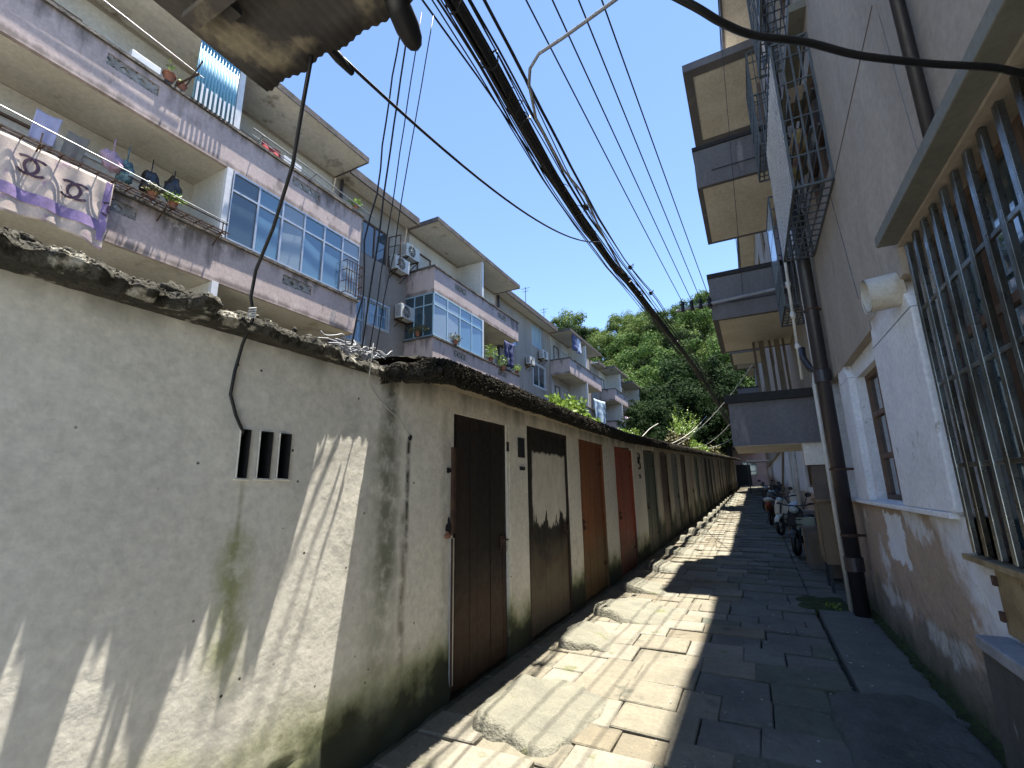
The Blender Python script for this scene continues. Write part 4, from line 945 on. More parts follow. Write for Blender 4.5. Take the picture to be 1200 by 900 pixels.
# the big barred window
w_ = MB()
for z in (1.17, 2.45, 3.15): w_.box(1.24, 1.29, .25, 3.87, z, z + .05)
for i in range(7): yy = .25 + i * .595; w_.box(1.241, 1.289, yy, yy + .05, 1.22, 3.15)
win = w_.build('window', MT['oldwood'], rb); win['label'] = 'wide ground-floor window behind thick steel bars'
MB().box(1.262, 1.27, .26, 3.86, 1.18, 3.19).build('pane', MT['glass'], win)
m = MB(); r3 = random.Random(5)
yy = 3.83
while yy > .3:
    m.box(1.105, 1.135, yy - .042, yy, 1.18, 3.19); yy -= .168
for z in (1.69, 2.2, 2.71): m.box(1.112, 1.128, .3, 3.85, z - .014, z + .014)
m.build('bars', MT['steel'], win, bevel=.004)
m = MB().box(1.07, 1.15, .25, 3.89, 1.135, 1.17); m.build('sill', M('brass_sill', (.42, .36, .24), (.2, .16, .1), scale=6, rough=.4, metal=.5), win, bevel=.004)
MT['boxpanel'] = M('stained_panel', (.33, .27, .15), (.18, .13, .07), scale=4, rough=.5, bump=.15, c3=(.05, .04, .02), s3=6, t3=.62)
m = MB().box(1.105, 1.132, .3, 3.58, .80, 1.13); m.build('lower_panel', MT['boxpanel'], rb, bevel=.004)
for z in (.86, 1.04): MB().box(1.09, 1.106, 3.56, 3.60, z, z + .05).build('panel_hinge', MT['rust'], rb)
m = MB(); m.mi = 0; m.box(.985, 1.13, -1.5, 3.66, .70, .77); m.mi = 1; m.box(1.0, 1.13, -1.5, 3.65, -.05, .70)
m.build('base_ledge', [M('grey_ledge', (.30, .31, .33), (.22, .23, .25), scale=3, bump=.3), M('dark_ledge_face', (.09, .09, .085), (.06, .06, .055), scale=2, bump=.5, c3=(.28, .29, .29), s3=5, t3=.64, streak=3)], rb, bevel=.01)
# windows
def rwin(y0, y1, z0, z1, lab=None, nm=2, fm=None, nt=2, bars=None, xo=XU):
    w_ = window(rb, xo, -1, y0, y1, z0, z1, fm or MT['oldwood'], MT['glass'], nm, nt, bars, depth=.10)
    if lab: w_['label'] = lab
rwin(5.2, 6.28, 1.42, 2.75, 'old ground-floor window with dark dusty panes', 2, MT['oldwood'], 3, xo=XLW + .02)
for h in up[1:]: rwin(*h)
for h in lowh[2:]: rwin(*h, nm=2, xo=XLW)
# security cages
def cage(y0, y1, z0, z1, x, lab, mesh=True, shelves=(), nb=4):
    m = MB(); x1 = XU - .01
    for (a, b) in ((y0, z0), (y0, z1), (y1, z0), (y1, z1)): m.bar((x, a, b), (x1, a, b), .025)
    for xx in (x, x1):
        for z in (z0, z1): m.bar((xx, y0, z), (xx, y1, z), .025)
        for yy in (y0, y1): m.bar((xx, yy, z0), (xx, yy, z1), .025)
    k = int((y1 - y0) / .16)
    for i in range(1, nb):
        xx = x + (x1 - x) * i / nb
        for yy in (y0, y1): m.bar((xx, yy, z0), (xx, yy, z1), .016)
        m.bar((xx, y0, z0), (xx, y1, z0), .014)
    for z in [z0 + (z1 - z0) * q for q in (.2, .45, .7, .88)]:
        for yy in (y0, y1): m.bar((x, yy, z), (x1, yy, z), .014)
        m.bar((x, y0, z), (x, y1, z), .014)
    for i in range(k): yy = y0 + (y1 - y0) * (i + 1) / (k + 1); m.bar((x, yy, z0), (x, yy, z1), .012); m.bar((x, yy, z0), (x1, yy, z0), .014)
    for z in shelves:
        for q in range(5): m.bar((x + .03 + q * (x1 - x - .06) / 4, y0 + .02, z), (x + .03 + q * (x1 - x - .06) / 4, y1 - .02, z), .022)
    o = m.build('security_cage', MT['cage'], rb); o['label'] = lab
    if mesh:
        mm = MB(); s_ = .10
        ny_ = int((y1 - y0) / s_); nz_ = int((z1 - z0) / .17)
        for i in range(-nz_, ny_ + 1):
            for j in range(nz_):
                a = y0 + (i + j) * s_; 
                if y0 <= a and a + s_ <= y1 + .01: mm.bar((x - .012, a, z0 + j * .17), (x - .012, a + s_, z0 + (j + 1) * .17), .007)
                a2 = y0 + (i + nz_ - j) * s_
                if y0 <= a2 - s_ + .001 and a2 <= y1 + .01: mm.bar((x - .013, a2, z0 + j * .17), (x - .013, a2 - s_, z0 + (j + 1) * .17), .007)
        mm.build('expanded_mesh', MT['alu'], o)
    return o
MT['cage'] = P('cage_paint', (.12, .135, .14), rough=.5, metal=.3)
cage(5.18, 7.0, 4.62, 6.45, .72, 'protruding security cage with silver expanded mesh front, nearest the camera', shelves=(5.3, 5.75))
cage(5.18, 6.8, 7.5, 9.2, .76, 'protruding security cage on the floor above', mesh=False)
cage(7.95, 9.05, 4.3, 6.2, .74, 'narrow security cage next to the balconies, first floor', mesh=False)
cage(7.95, 9.05, 7.2, 9.1, .74, 'narrow security cage next to the balconies, second floor', mesh=False)
m = MB(); m.box(.735, .742, 8.0, 9.0, 5.0, 6.15); m.build('cage_glazing', MT['glasspale'], rb)
bc = M('bundle_cloth', (.22, .10, .08), (.28, .24, .10), scale=5, mid=(.45, .55))
tag(MB().ell((.9, 5.6, 5.42), .09, .16, .12, 16, 12, .5, 2).build('stored_bundle', bc, smooth=True), 'red-brown bundle on the shelf of the meshed cage, nearer one', 'bundle')
tag(MB().ell((.92, 6.1, 5.44), .1, .13, .15, 16, 12, .5, 5).build('stored_bundle', bc, smooth=True), 'red-brown bundle on the shelf of the meshed cage, farther one', 'bundle')
tag(MB().box(.84, 1.0, 5.35, 5.7, 5.77, 5.97).build('stored_box', MT['cup'], bevel=.01), 'brown box on the upper shelf of the meshed security cage', 'box')
# balconies of the right block
def rbalc(y0, y1, zs_, top=True, low=True, xo=-.35):
    for z in zs_:
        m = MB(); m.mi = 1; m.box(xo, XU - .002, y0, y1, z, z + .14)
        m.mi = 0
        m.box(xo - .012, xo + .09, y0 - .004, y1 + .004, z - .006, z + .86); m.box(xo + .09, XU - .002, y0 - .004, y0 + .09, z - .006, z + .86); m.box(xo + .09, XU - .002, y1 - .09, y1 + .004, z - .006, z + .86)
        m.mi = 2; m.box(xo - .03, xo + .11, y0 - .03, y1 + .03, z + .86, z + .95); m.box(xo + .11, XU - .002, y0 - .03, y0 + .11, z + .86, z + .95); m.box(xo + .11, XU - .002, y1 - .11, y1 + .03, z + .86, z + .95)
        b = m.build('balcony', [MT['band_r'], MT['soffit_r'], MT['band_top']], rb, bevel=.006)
        MB().bar((xo + .3, y0 - .03, z + .30), (XU, y0 - .03, z + .30), .012).build('cable_clip', MT['black'], b)
        MB().box(XU - .06, XU - .004, y0 + .5, y0 + 1.4, z + .14, z + 2.4).build('balcony_door', MT['oldwood'], b)
    if top:
        m = MB(); m.mi = 0; m.box(xo + .16, XU, y0 + .2, y1 - .2, 10.5, 10.6); m.mi = 1
        m.box(xo - .03, xo + .16, y0 - .03, y1 + .03, 10.47, 10.66); m.box(xo + .16, XU, y0 - .03, y0 + .2, 10.47, 10.66); m.box(xo + .16, XU, y1 - .2, y1 + .03, 10.47, 10.66)
        m.build('top_canopy', [MT['soffit_r'], MT['band_r']], rb)
rbalc(9.3, 11.9, (4.7, 7.6)); rbalc(23.3, 25.9, (4.7, 7.6)); rbalc(37.3, 39.9, (4.7, 7.6))
# low entrance canopy box
m = MB(); m.mi = 0; m.box(-.27, XU, 9.3, 11.6, 2.27, 3.05); m.mi = 1; m.box(-.25, XU, 9.32, 11.58, 2.262, 2.27); m.mi = 2; m.box(-.33, XU, 9.22, 11.66, 3.05, 3.2)
m.build('entrance_canopy', [MT['band_r'], MT['soffit_r'], MT['band_top']], rb)['label'] = 'low boxy dark canopy over the entrance'
m = MB(); m.box(.80, XU + .1, 9.35, 9.6, 1.9, 2.265); m.build('canopy_bracket', MT['soffit_r'], rb)
m = MB(); m.box(.88, XU + .1, 9.4, 9.6, .1, 1.9); m.build('canopy_pier', M('brown_pier', (.20, .155, .12), (.14, .11, .085), scale=3, bump=.3), rb)
# vertical boards and pipes above the canopy
m = MB(); r4 = random.Random(2)
for i, xx in enumerate((.35, .5, .66, .8, .92)):
    m.bar((xx, 11.3, 3.2), (xx - .02, 11.3, 4.7), .05 + .05 * (i % 2))
m.build('timber_prop', M('weathered_timber', (.20, .16, .12), (.07, .055, .045), scale=5, streak=5, c3=(.45, .42, .38), s3=5, t3=.62), rb)
# insulator crossarm, fixed to the balcony
t = empty('insulator_crossarm', (1.0, 9.2, 5.0), 'grey steel crossarm with dark insulators fixed across the lower balcony face', 'crossarm')
m = MB(); m.tube([(1.02, 9.2, 5.08), (-1.0, 9.2, 4.98)], .03, 8); m.tube([(.95, 9.25, 5.08), (.95, 9.3, 5.08)], .03, 6); m.build('arm', MT['greycable'], t)
for xx in (-.38, -.54, -.70, -.87):
    m = MB(); m.tube([(xx, 9.2, 4.94), (xx, 9.2, 4.99), (xx, 9.2, 5.06), (xx, 9.2, 5.10), (xx, 9.2, 5.15)], [.03, .045, .03, .045, .02], 10); m.build('insulator', MT['black'], t)
# pipes on the right wall
t = empty('drain_pipe', (.98, 7.2, 0), 'thick dark drainpipe running the full height of the brown wall', 'pipe')
m = MB(); m.tube([(.965, 7.2, -.05), (.965, 7.2, RTOP - .02)], .085, 16); m.build('pipe', MT['pvcdark'], t, smooth=True)
for z in (.55, 2.9, 5.2, 8.0): MB().tube([(.965, 7.2, z), (.965, 7.2, z + .16)], .102, 16).build('pipe_socket', MT['pvcdark'], t, smooth=False)
for z in (.95, 1.75, 3.9, 6.6): MB().tube([(.965, 7.2, z), (.965, 7.2, z + .03)], .095, 14).bar((.97, 7.2, z + .015), (1.13, 7.2, z + .015), .03).build('pipe_clip', MT['rust'], t)
m = MB(); m.tube([(.965, 7.2, 3.05), (.86, 7.32, 3.12), (.80, 7.38, 3.3), (.80, 7.38, 3.45)], .045, 10); m.build('branch_pipe', MT['pvcdark'], t, smooth=True)
m = MB(); m.tube([(.885, 7.42, -.02), (.885, 7.42, 2.9), (.93, 7.5, 3.2), (.95, 7.6, 4.4), (.95, 7.7, 8)], .028, 10); tag(m.build('thin_pipe', MT['pvc'], smooth=True), 'thin pale plastic pipe standing beside the thick dark drainpipe', 'pipe')
m = MB(); m.tube([(.80, 7.9, 3.1), (.82, 7.85, 5.1), (.84, 7.8, 7.0)], .022, 8)
for z in (3.6, 4.1, 4.6): m.ell((.81, 7.87, z), .04, .04, .07, 8, 6, .4, z)
tag(m.build('conduit', MT['pvc'], smooth=True), 'pale lumpy conduit climbing past the lower security cages', 'pipe')
m = MB(); m.tube([(1.03, 2.86, 3.30), (1.03, 2.86, 10)], .032, 10); tag(m.build('vertical_pipe', MT['pvcdark'], smooth=True), 'dark pipe rising from the concrete hood on the upper wall', 'pipe')
# exhaust duct stub
t = empty('exhaust_duct', (1.0, 4.2, 3.0), 'short round white exhaust duct sticking out above the pilaster beside the barred window', 'duct')
m = MB(); pts = [(1.1, 4.08, 2.97), (.90, 4.08, 2.95)]
m.tube(pts, .125, 24, caps=False); m.tube([(1.1, 4.08, 2.97), (.90, 4.08, 2.95)], .112, 24, caps=False); m.tube([(.899, 4.08, 2.95), (.893, 4.08, 2.95)], .13, 24, False)
m.build('duct', M('stained_white_duct', (.58, .57, .52), (.38, .29, .17), scale=5, rough=.45, bump=.05, mid=(.5, .75)), t, smooth=True)
m = MB(); m.tube([(1.06, 4.08, 2.97), (1.05, 4.08, 2.97)], .112, 24); m.build('duct_fan', MT['dark'], t)
# patches and grooves on the upper wall
m = MB(); m.tube([(XU - .001, 3.35, 4.75), (XU - .001, 5.5, 4.62), (XU - .001, 5.16, 3.3)], .006, 5); m.tube([(XU, 3.28, 4.6), (XU, 3.2, 3.5)], .004, 4)
m.build('crack_line', MT['band_r'], rb)

# brown cupboard and boxes along the right wall
t = empty('cupboard', (.98, 8.7, 0), 'weathered brown wooden cupboard standing right behind the drainpipe', 'cupboard')
m = MB(); m.box(.82, 1.10, 8.55, 9.1, .42, 1.32); m.build('carcass', MT['cup'], t, bevel=.008)
MB().box(.79, 1.11, 8.5, 9.15, 1.32, 1.35).build('top', MT['cup'], t)
MB().box(.805, .82, 8.6, 9.05, .47, 1.28).build('door', MT['cup'], t, bevel=.004)
for xx in (.85, 1.07):
    for yy in (8.6, 9.05): MB().bar((xx, yy, 0), (xx, yy, .42), .04).build('leg', MT['iron'], t)
m = MB(); m.box(.70, 1.10, 10.2, 10.6, .1, .78); m.box(.68, 1.1, 10.18, 10.62, .78, .81); m.mi = 1; m.box(.69, .70, 10.25, 10.55, .15, .72); m.box(.74, .98, 10.195, 10.2, .2, .7)
tag(m.build('storage_box', [M('grey_box_board', (.19, .165, .14), (.12, .105, .09), scale=4), MT['cup']], bevel=.006), 'grey-brown storage box against the wall between the cupboard and the scooters', 'box')
m = MB(); m.box(.78, 1.1, 12.3, 12.8, g(12.5), .85 + g(12.5)); m.mi = 1; m.box(.80, 1.08, 12.29, 12.3, .2 + g(12.5), .8 + g(12.5))
tag(m.build('storage_box', [M('pale_box', (.30, .27, .25), (.22, .2, .18), scale=4), MT['alu']], bevel=.006), 'pale grey storage box farther back behind the first scooter', 'box')
# ladder
t = empty('ladder', (.85, 19, g(19)), 'wooden ladder leaning upright against the right wall past the scooters', 'ladder')
gl = g(19)
for yy in (18.7, 19.25): MB().bar((.72, yy, gl), (1.06, yy, gl + 2.7), .05).build('rail', MT['cup'], t)
for i in range(8):
    q = (i + .7) / 8.4; MB().bar((.72 + .34 * q, 18.7, gl + 2.7 * q), (.72 + .34 * q, 19.25, gl + 2.7 * q), .035).build('rung', MT['cup'], t)
for i, (xx, yy) in enumerate(((.98, 14.6), (1.02, 15.3), (.95, 16.4))):
    m = MB(); m.tube([(xx, yy, g(yy)), (xx + .05, yy, 2.9)], .05, 8); tag(m.build('thin_pipe', [MT['whitecable'], MT['pvcdark'], MT['pvc']][i], smooth=True), ['white pipe on the right wall beyond the first scooters', 'dark pipe between two pale pipes on the far right wall', 'pale grey pipe just before the ladder'][i], 'pipe')
def ac_r(y, z, lab):
    t = empty('air_conditioner', (XU, y, z), lab, 'air conditioner')
    MB().box(.72, 1.0, y, y + .75, z, z + .52).build('casing', MT['acwhite'], t, bevel=.015)
    m = MB()
    for r in (.06, .12, .18, .215): m.tube([(.86 + r * .55 * math.cos(a * math.pi / 9), y - .008, z + .26 + r * math.sin(a * math.pi / 9)) for a in range(19)], .008, 4, False)
    m.build('fan_grille', MT['iron'], t)
    m = MB(); m.bar((.72, y + .1, z - .02), (1.1, y + .1, z - .02), .03); m.bar((.72, y + .65, z - .02), (1.1, y + .65, z - .02), .03); m.bar((1.05, y + .1, z - .02), (1.05, y + .65, z - .02), .03); m.build('bracket', MT['rust'], t)
ac_r(17.6, 2.75, 'air conditioner unit high on the right wall, seen under the entrance canopy')

# ---------------------------------------------------------------- electric scooters
def rot_loft(m, secs, n=14):
    """secs: (x, z, half_width, half_height, power) rings along x"""
    vs = []
    for (x, z, hw, hh, *_) in secs:
        for k in range(n):
            t_ = 2 * math.pi * k / n; c, s_ = math.cos(t_), math.sin(t_)
            vs.append((x, hw * math.copysign(abs(c) ** .7, c), z + hh * math.copysign(abs(s_) ** .7, s_)))
    fs = [(i * n + k, i * n + (k + 1) % n, (i + 1) * n + (k + 1) % n, (i + 1) * n + k) for i in range(len(secs) - 1) for k in range(n)]
    fs += [tuple(range(n - 1, -1, -1)), tuple(range((len(secs) - 1) * n, len(secs) * n))]
    m.add(vs, fs)
def scooter(loc, rz, body, shield, seatm, lab, box=None, first=False):
    t = empty('electric_scooter', loc, lab, 'scooter', 'electric scooters parked along the right wall'); t.rotation_euler = (0, R(0), rz)
    B = lambda m, nm, mt, par=t, **k: m.build(nm, mt, par, world=False, **k)
    for nm, cx_ in (('front_wheel', .62), ('rear_wheel', -.60)):
        m = MB(); pts = [(cx_ + .19 * math.cos(a * math.pi / 12), 0, .24 + .19 * math.sin(a * math.pi / 12)) for a in range(25)]
        # tyre as a swept ring round the wheel axis
        n = 24; k = 10; vs = []; 
        for i in range(n):
            A = 2 * math.pi * i / n
            for j in range(k):
                b_ = 2 * math.pi * j / k; r = .19 + .05 * math.cos(b_); vs.append((cx_ + r * math.cos(A), .045 * math.sin(b_), .24 + r * math.sin(A)))
        m.add(vs, [(i * k + j, ((i + 1) % n) * k + j, ((i + 1) % n) * k + (j + 1) % k, i * k + (j + 1) % k) for i in range(n) for j in range(k)])
        wh = B(m, nm, MT['black'], smooth=True)
        m = MB(); m.tube([(cx_, -.03, .24), (cx_, .03, .24)], .07, 12)
        for i in range(5):
            A = 2 * math.pi * i / 5; m.bar((cx_, 0, .24), (cx_ + .16 * math.cos(A), 0, .24 + .16 * math.sin(A)), .03)
        m.tube([(cx_, -.025, .24), (cx_, .025, .24)], .15, 16) if False else None
        B(m, 'rim', MT['alu'], wh)
    m = MB(); rot_loft(m, [(.36, .28, .10, .04), (.1, .26, .15, .05), (-.1, .28, .15, .07), (-.25, .42, .13, .18), (-.5, .52, .13, .17), (-.75, .60, .10, .10), (-.86, .66, .05, .04)])
    B(m, 'body', body, smooth=True)
    m = MB(); rot_loft(m, [(.30, .30, .12, .05), (.36, .45, .17, .12), (.42, .62, .18, .16), (.40, .80, .15, .12), (.34, .92, .08, .04)])
    B(m, 'leg_shield', shield, smooth=True)
    m = MB(); rot_loft(m, [(.82, .36, .05, .02), (.76, .44, .06, .03), (.62, .50, .07, .035), (.45, .46, .06, .03)]); B(m, 'front_fender', shield, smooth=True)
    m = MB(); rot_loft(m, [(-.02, .70, .10, .03), (-.15, .72, .14, .05), (-.45, .74, .14, .05), (-.62, .78, .13, .06), (-.74, .80, .08, .03)]); B(m, 'seat', seatm, smooth=True)
    m = MB()
    for s_ in (-1, 1): m.tube([(.62, .07 * s_, .24), (.50, .07 * s_, .56)], .018, 6)
    m.tube([(.50, 0, .56), (.36, 0, .98)], .025, 8); B(m, 'fork', MT['iron'])
    m = MB(); m.tube([(.28, -.33, 1.02), (.34, -.18, .99), (.36, 0, .97), (.34, .18, .99), (.28, .33, 1.02)], .015, 8); hb = B(m, 'handlebar', MT['iron'], smooth=True)
    for s_ in (-1, 1): m = MB(); m.tube([(.30, .24 * s_, 1.015), (.27, .36 * s_, 1.025)], .021, 8); B(m, 'grip', MT['black'], hb)
    for s_ in (-1, 1):
        m = MB(); m.tube([(.33, .17 * s_, 1.0), (.33, .24 * s_, 1.16)], .007, 5); m.ell((.33, .26 * s_, 1.2), .015, .065, .045, 10, 7); B(m, 'mirror', MT['black'], smooth=True)
    m = MB(); m.ell((.47, 0, .90), .06, .09, .07, 14, 10); B(m, 'headlight', MT['glasspale'], smooth=True)
    m = MB(); m.ell((-.84, 0, .66), .03, .07, .03, 10, 6); B(m, 'tail_light', P('tail_red_%d' % int(loc[1]), (.4, .02, .02), rough=.3), smooth=True)
    m = MB(); m.tube([(-.05, .12, .25), (-.08, .22, .02)], .012, 5); B(m, 'kickstand', MT['iron'])
    if box == 'basket':
        m = MB()
        for z in (.62, .72, .82): m.tube([(.50, -.14, z), (.72, -.14, z), (.72, .14, z), (.50, .14, z), (.50, -.14, z)], .006, 4)
        for q in range(7):
            yy = -.14 + q * .28 / 6; m.bar((.72, yy, .60), (.72, yy, .83), .006); m.bar((.50, yy, .60), (.72, yy, .60), .006)
        B(m, 'basket', MT['iron'])
    if box == 'case':
        m = MB(); m.box(-.98, -.66, -.18, .18, .76, 1.04); B(m, 'rear_case', shield, bevel=.04)
    return t
PS = lambda n, c, r=.35: P(n, c, rough=r, var=.9, bump=0)
pb, pw, pg, po, pr = PS('scooter_black', (.02, .022, .028)), PS('scooter_offwhite', (.55, .56, .50)), PS('scooter_palegreen', (.34, .42, .34)), PS('scooter_orange', (.13, .045, .025)), PS('scooter_teal', (.03, .10, .10))
seatb = PS('seat_black', (.02, .02, .022), .6); seatw = PS('seat_cover_pale', (.50, .54, .58), .5)
def gl_(y): return g(y) + .03
scooter((.80, 11.9, gl_(11.9)), R(252), pb, pb, seatb, 'black electric scooter nearest the camera with a pale green front box', 'basket')
scooter((.72, 15.0, gl_(15.0)), R(246), pb, pw, seatw, 'scooter with round cream front shield, second from the camera', 'case')
scooter((.42, 17.3, gl_(17.3)), R(80), po, pb, seatw, 'dark rust-brown scooter with a pale seat cover, nearest the sunlit strip', None)
scooter((.62, 19.6, gl_(19.6)), R(250), pr, pg, seatb, 'dark scooter with grey-green front shield behind the pale-seated one', 'basket')
scooter((.55, 22.4, gl_(22.4)), R(245), pb, pb, seatb, 'farthest all-black scooter before the end of the lit strip', 'case')
# pale green carton resting on the nearest scooter
m = MB(); m.box(.66, 1.0, 11.42, 11.66, .42 + g(11.9), .78 + g(11.9)); tag(m.build('carton', PS('carton_pale', (.38, .45, .37), .7), bevel=.02), 'pale green rounded box standing on the footboard of the nearest scooter', 'box')

# ---------------------------------------------------------------- awning over the viewer
AZ = 3.2
t = empty('corrugated_awning', (0, .5, AZ), 'brown corrugated awning with a wavy edge overhead at the top', 'awning')
m = MB()
def aw(u, v):
    x = -1.60 + 2.70 * u; y_ = .05 + (.905 + .006 * math.sin(x * 31) + .006 * abs(math.sin(x * math.pi / .038)) + .012 * noise.noise(Vector((x * 6, 0, 0)))) * v
    return (x, y_, AZ + .012 + .003 * math.sin(x * 2 * math.pi / .038) + .006 * noise.noise(Vector((x * 2, y_ * 2, 0))))
m.grid(aw, 430, 10); o = m.build('corrugated_sheet', MT['awn'], t, smooth=True); o.modifiers.new('t', 'SOLIDIFY').thickness = .006
for xx in (-1.42, .2): MB().box(xx, xx + .06, .06, .70, AZ - .03, AZ - .004).build('side_beam', MT['awn'], t)
for yy in (.60, .12): MB().box(-1.52, 1.08, yy, yy + .05, AZ - .055, AZ - .031).build('cross_beam', MT['awn'], t)
m = MB()
a_, b_ = Vector((-.885, .90, AZ + .02)), Vector((-.915, 1.075, AZ - .035))
m.tube([a_, a_.lerp(b_, .3), a_.lerp(b_, .6), a_.lerp(b_, .82), a_.lerp(b_, .94), b_], [.036, .042, .043, .036, .024, .006], 14)
tag(m.build('hanging_flap', MT['black'], smooth=True), 'rounded dark rubber tongue hanging off the corner of the corrugated awning', 'flap')

# ---------------------------------------------------------------- wires
def cat(a, b, sag, n=16):
    a = Vector(a); b = Vector(b); return [a.lerp(b, i / n) - Vector((0, 0, sag * 4 * (i / n) * (1 - i / n))) for i in range(n + 1)]
BP = [(-1.47, -2.0, 5.12), (-1.50, 0.5, 5.05), (-1.50, 2.16, 5.0), (-1.52, 2.68, 5.0), (-1.56, 3.36, 5.0), (-1.59, 4.25, 5.0), (-1.60, 5.3, 5.0), (-1.57, 6.68, 5.0), (-1.47, 8.05, 5.0), (-1.37, 10.23, 5.0), (-1.17, 14.23, 5.0), (-1.0, 20, 4.95), (-.9, 30, 5.0), (-.8, 40, 5.4)]
r5 = random.Random(11)
t = empty('cable_bundle', (-1.5, 5, 5.0), 'thick sagging bundle of black cables running above the alley towards the hill', 'cables')
def along(off, wob, seed, pts=BP, y0=-2, y1=40, end=None):
    out = []
    for i in range(len(pts) - 1):
        p, q = Vector(pts[i]), Vector(pts[i + 1]); k = 4
        for j in range(k):
            c = p.lerp(q, j / k); s_ = c.y * .55
            out.append(c + Vector((off[0] + wob * noise.noise(Vector((s_, seed, 0))), 0, off[1] + wob * noise.noise(Vector((s_, seed, 7))))))
    out.append(Vector(pts[-1])); return [p for p in out if y0 <= p.y <= y1]
m = MB()
for i in range(26):
    a = r5.uniform(0, 6.28); rr_ = r5.uniform(0, .062); m.tube(along((math.cos(a) * rr_, math.sin(a) * rr_), .03, i * 3.3), r5.choice((.009, .012, .016, .020)), 6)
m.build('core_cables', MT['black'], t, smooth=True)
m = MB()
for i, (ox, w_, y1) in enumerate(((-.12, .04, 40), (-.09, .04, 30), (-.15, .05, 24), (.08, .04, 40), (.11, .05, 40), (.13, .05, 30), (.17, .06, 26), (.21, .05, 24), (.06, .04, 40))):
    m.tube(along((ox, r5.uniform(-.05, .05)), w_, 50 + i * 2.1, y1=y1), .006 if i % 3 else .009, 5)
m.build('loose_cable', MT['black'], t, smooth=True)
m = MB()
for k in range(26):
    y_ = r5.uniform(2, 12); c = min((p for p in along((0, 0), 0, 0)), key=lambda p: abs(p.y - y_))
    ang = r5.uniform(0, 6); ra = r5.uniform(.05, .085)
    m = MB(); m.tube([(c.x + ra * math.cos(a * .52) , c.y + .03 * math.sin(a + k), c.z + ra * math.sin(a * .52)) for a in range(13)], .004, 4)
    m.build('cable_tie', MT['black'], t)
# dark junction pieces hanging right of the bundle
for i, (y_, ox) in enumerate(((5.0, .2), (6.9, .28), (8.1, .30))):
    c = min((p for p in along((0, 0), 0, 0)), key=lambda p: abs(p.y - y_)); m = MB(); m.ell((c.x + ox * .62, y_, c.z), .03, .06, .028, 10, 7, .5, i); m.tube([(c.x + ox * .62, y_, c.z), (c.x + ox * .62 + .05, y_ + .02, c.z + .06), (c.x + ox * .62 + .02, y_ + .1, c.z + .03)], .006, 4)
    m.build('splice_box', MT['black'], t)
m = MB(); m.tube([(-1.71, -2, 5.1), (-1.71, 2.04, 5.0), (-1.69, 2.77, 5.0), (-1.68, 4.2, 5.0), (-1.65, 6.03, 5.0), (-1.56, 7.79, 5.0), (-1.4, 12, 5.0), (-1.2, 16, 5.0)], .008, 5)
tag(m.build('overhead_wire', MT['black'], smooth=True), 'single thin wire running just left of the thick cable bundle', 'wire')
ww = ['leftmost of the four thin parallel overhead wires', 'second from left of the four thin parallel overhead wires', 'third from left of the four thin parallel overhead wires', 'rightmost of the four thin parallel overhead wires']
for i, (x0, x1) in enumerate(((-1.10, -.87), (-.93, -.70), (-.76, -.54), (-.61, -.38))):
    k = (x1 - x0) / 6.7
    m = MB(); m.tube(cat((x0 - k * 4.5, -2.0, 5.22), (x1, 9.2, 5.16), .06, 20), .0065, 5); m.tube(cat((x1, 9.2, 5.16), (x1 - .05, 37, 6.3), .5, 14), .0065, 5)
    tag(m.build('overhead_wire', MT['black'], smooth=True), ww[i] + ' ending at the insulators', 'wire', 'thin wires reaching the insulators')
m = MB(); m.tube([(1.05, 2.45, 5.3), (.3, 2.5, 5.1), (-.47, 2.61, 4.9), (-.9, 2.7, 4.9), (-1.12, 2.75, 4.92), (-1.23, 2.82, 4.9), (-1.30, 2.95, 4.9), (-1.40, 3.31, 4.9), (-1.43, 4.1, 4.9), (-1.38, 4.66, 4.92), (-1.45, 5.5, 4.95), (-1.5, 7, 4.97)], .013, 8)
tag(m.build('grey_conduit', MT['greycable'], smooth=True), 'pale grey conduit bending down from the top right into the cable bundle', 'conduit')
m = MB(); pp = [(-1.06 + .02, .9, 3.24), (-1.10, 1.02, 3.22)]
c0 = Vector((-1.325, .975, 3.2)); 
m.tube(cat((-1.24, .93, 3.24), (-1.55, 5.9, 5.0), .25, 24), .0075, 6)
tag(m.build('span_wire', MT['black'], smooth=True), 'thin black wire from the awning corner across the sky to the cable bundle', 'wire')
m = MB(); q0 = Vector((-1.24, .93, 3.235)); q1 = Vector((-1.262, 1.09, 3.252)); m.tube([q0, q0.lerp(q1, .5), q1], [.016, .02, .012], 8); tag(m.build('wire_connector', MT['black'], smooth=True), 'black sleeve connector on the wire at the wavy awning edge', 'connector')
# cable to the vent slots
m = MB(); m.tube([(-1.30, .93, 3.20), (-1.42, 1.0, 3.12), (-1.62, 1.12, 2.98), (-1.86, 1.22, 2.80), (-2.05, 1.28, 2.66), (-2.13, 1.32, 2.55), (-2.12, 1.34, 2.45), (-2.26, 1.385, 2.34), (-2.28, 1.375, 2.2), (-2.285, 1.37, 2.08), (-2.287, 1.41, 1.98), (-2.29, 1.46, 1.90), (-2.36, 1.48, 1.86)], .0078, 8)
tag(m.build('black_cable', MT['black'], smooth=True), 'thick black cable dropping from the awning into the wall\'s vent slots', 'cable')
m = MB()
for k, (y0, z0, y1, z1) in enumerate(((1.335, 2.44, 1.36, 2.40),)): 
    for a in range(5): m.tube([(-2.13, y0 - .02, z0 + a * .012), (-2.10, y0, z0 + a * .012 + .004), (-2.13, y0 + .02, z0 + a * .012)], .004, 4)
tag(m.build('wire_tie', MT['whitecable']), 'pale wire tie round the cable at the roof edge', 'tie')
dl = ['leftmost drop wire from the cable bundle to the shed roof, the most bent', 'second drop wire from the left, down to the shed roof', 'third drop wire from the left, down to the shed roof', 'rightmost straight thin drop wire down to the shed roof']
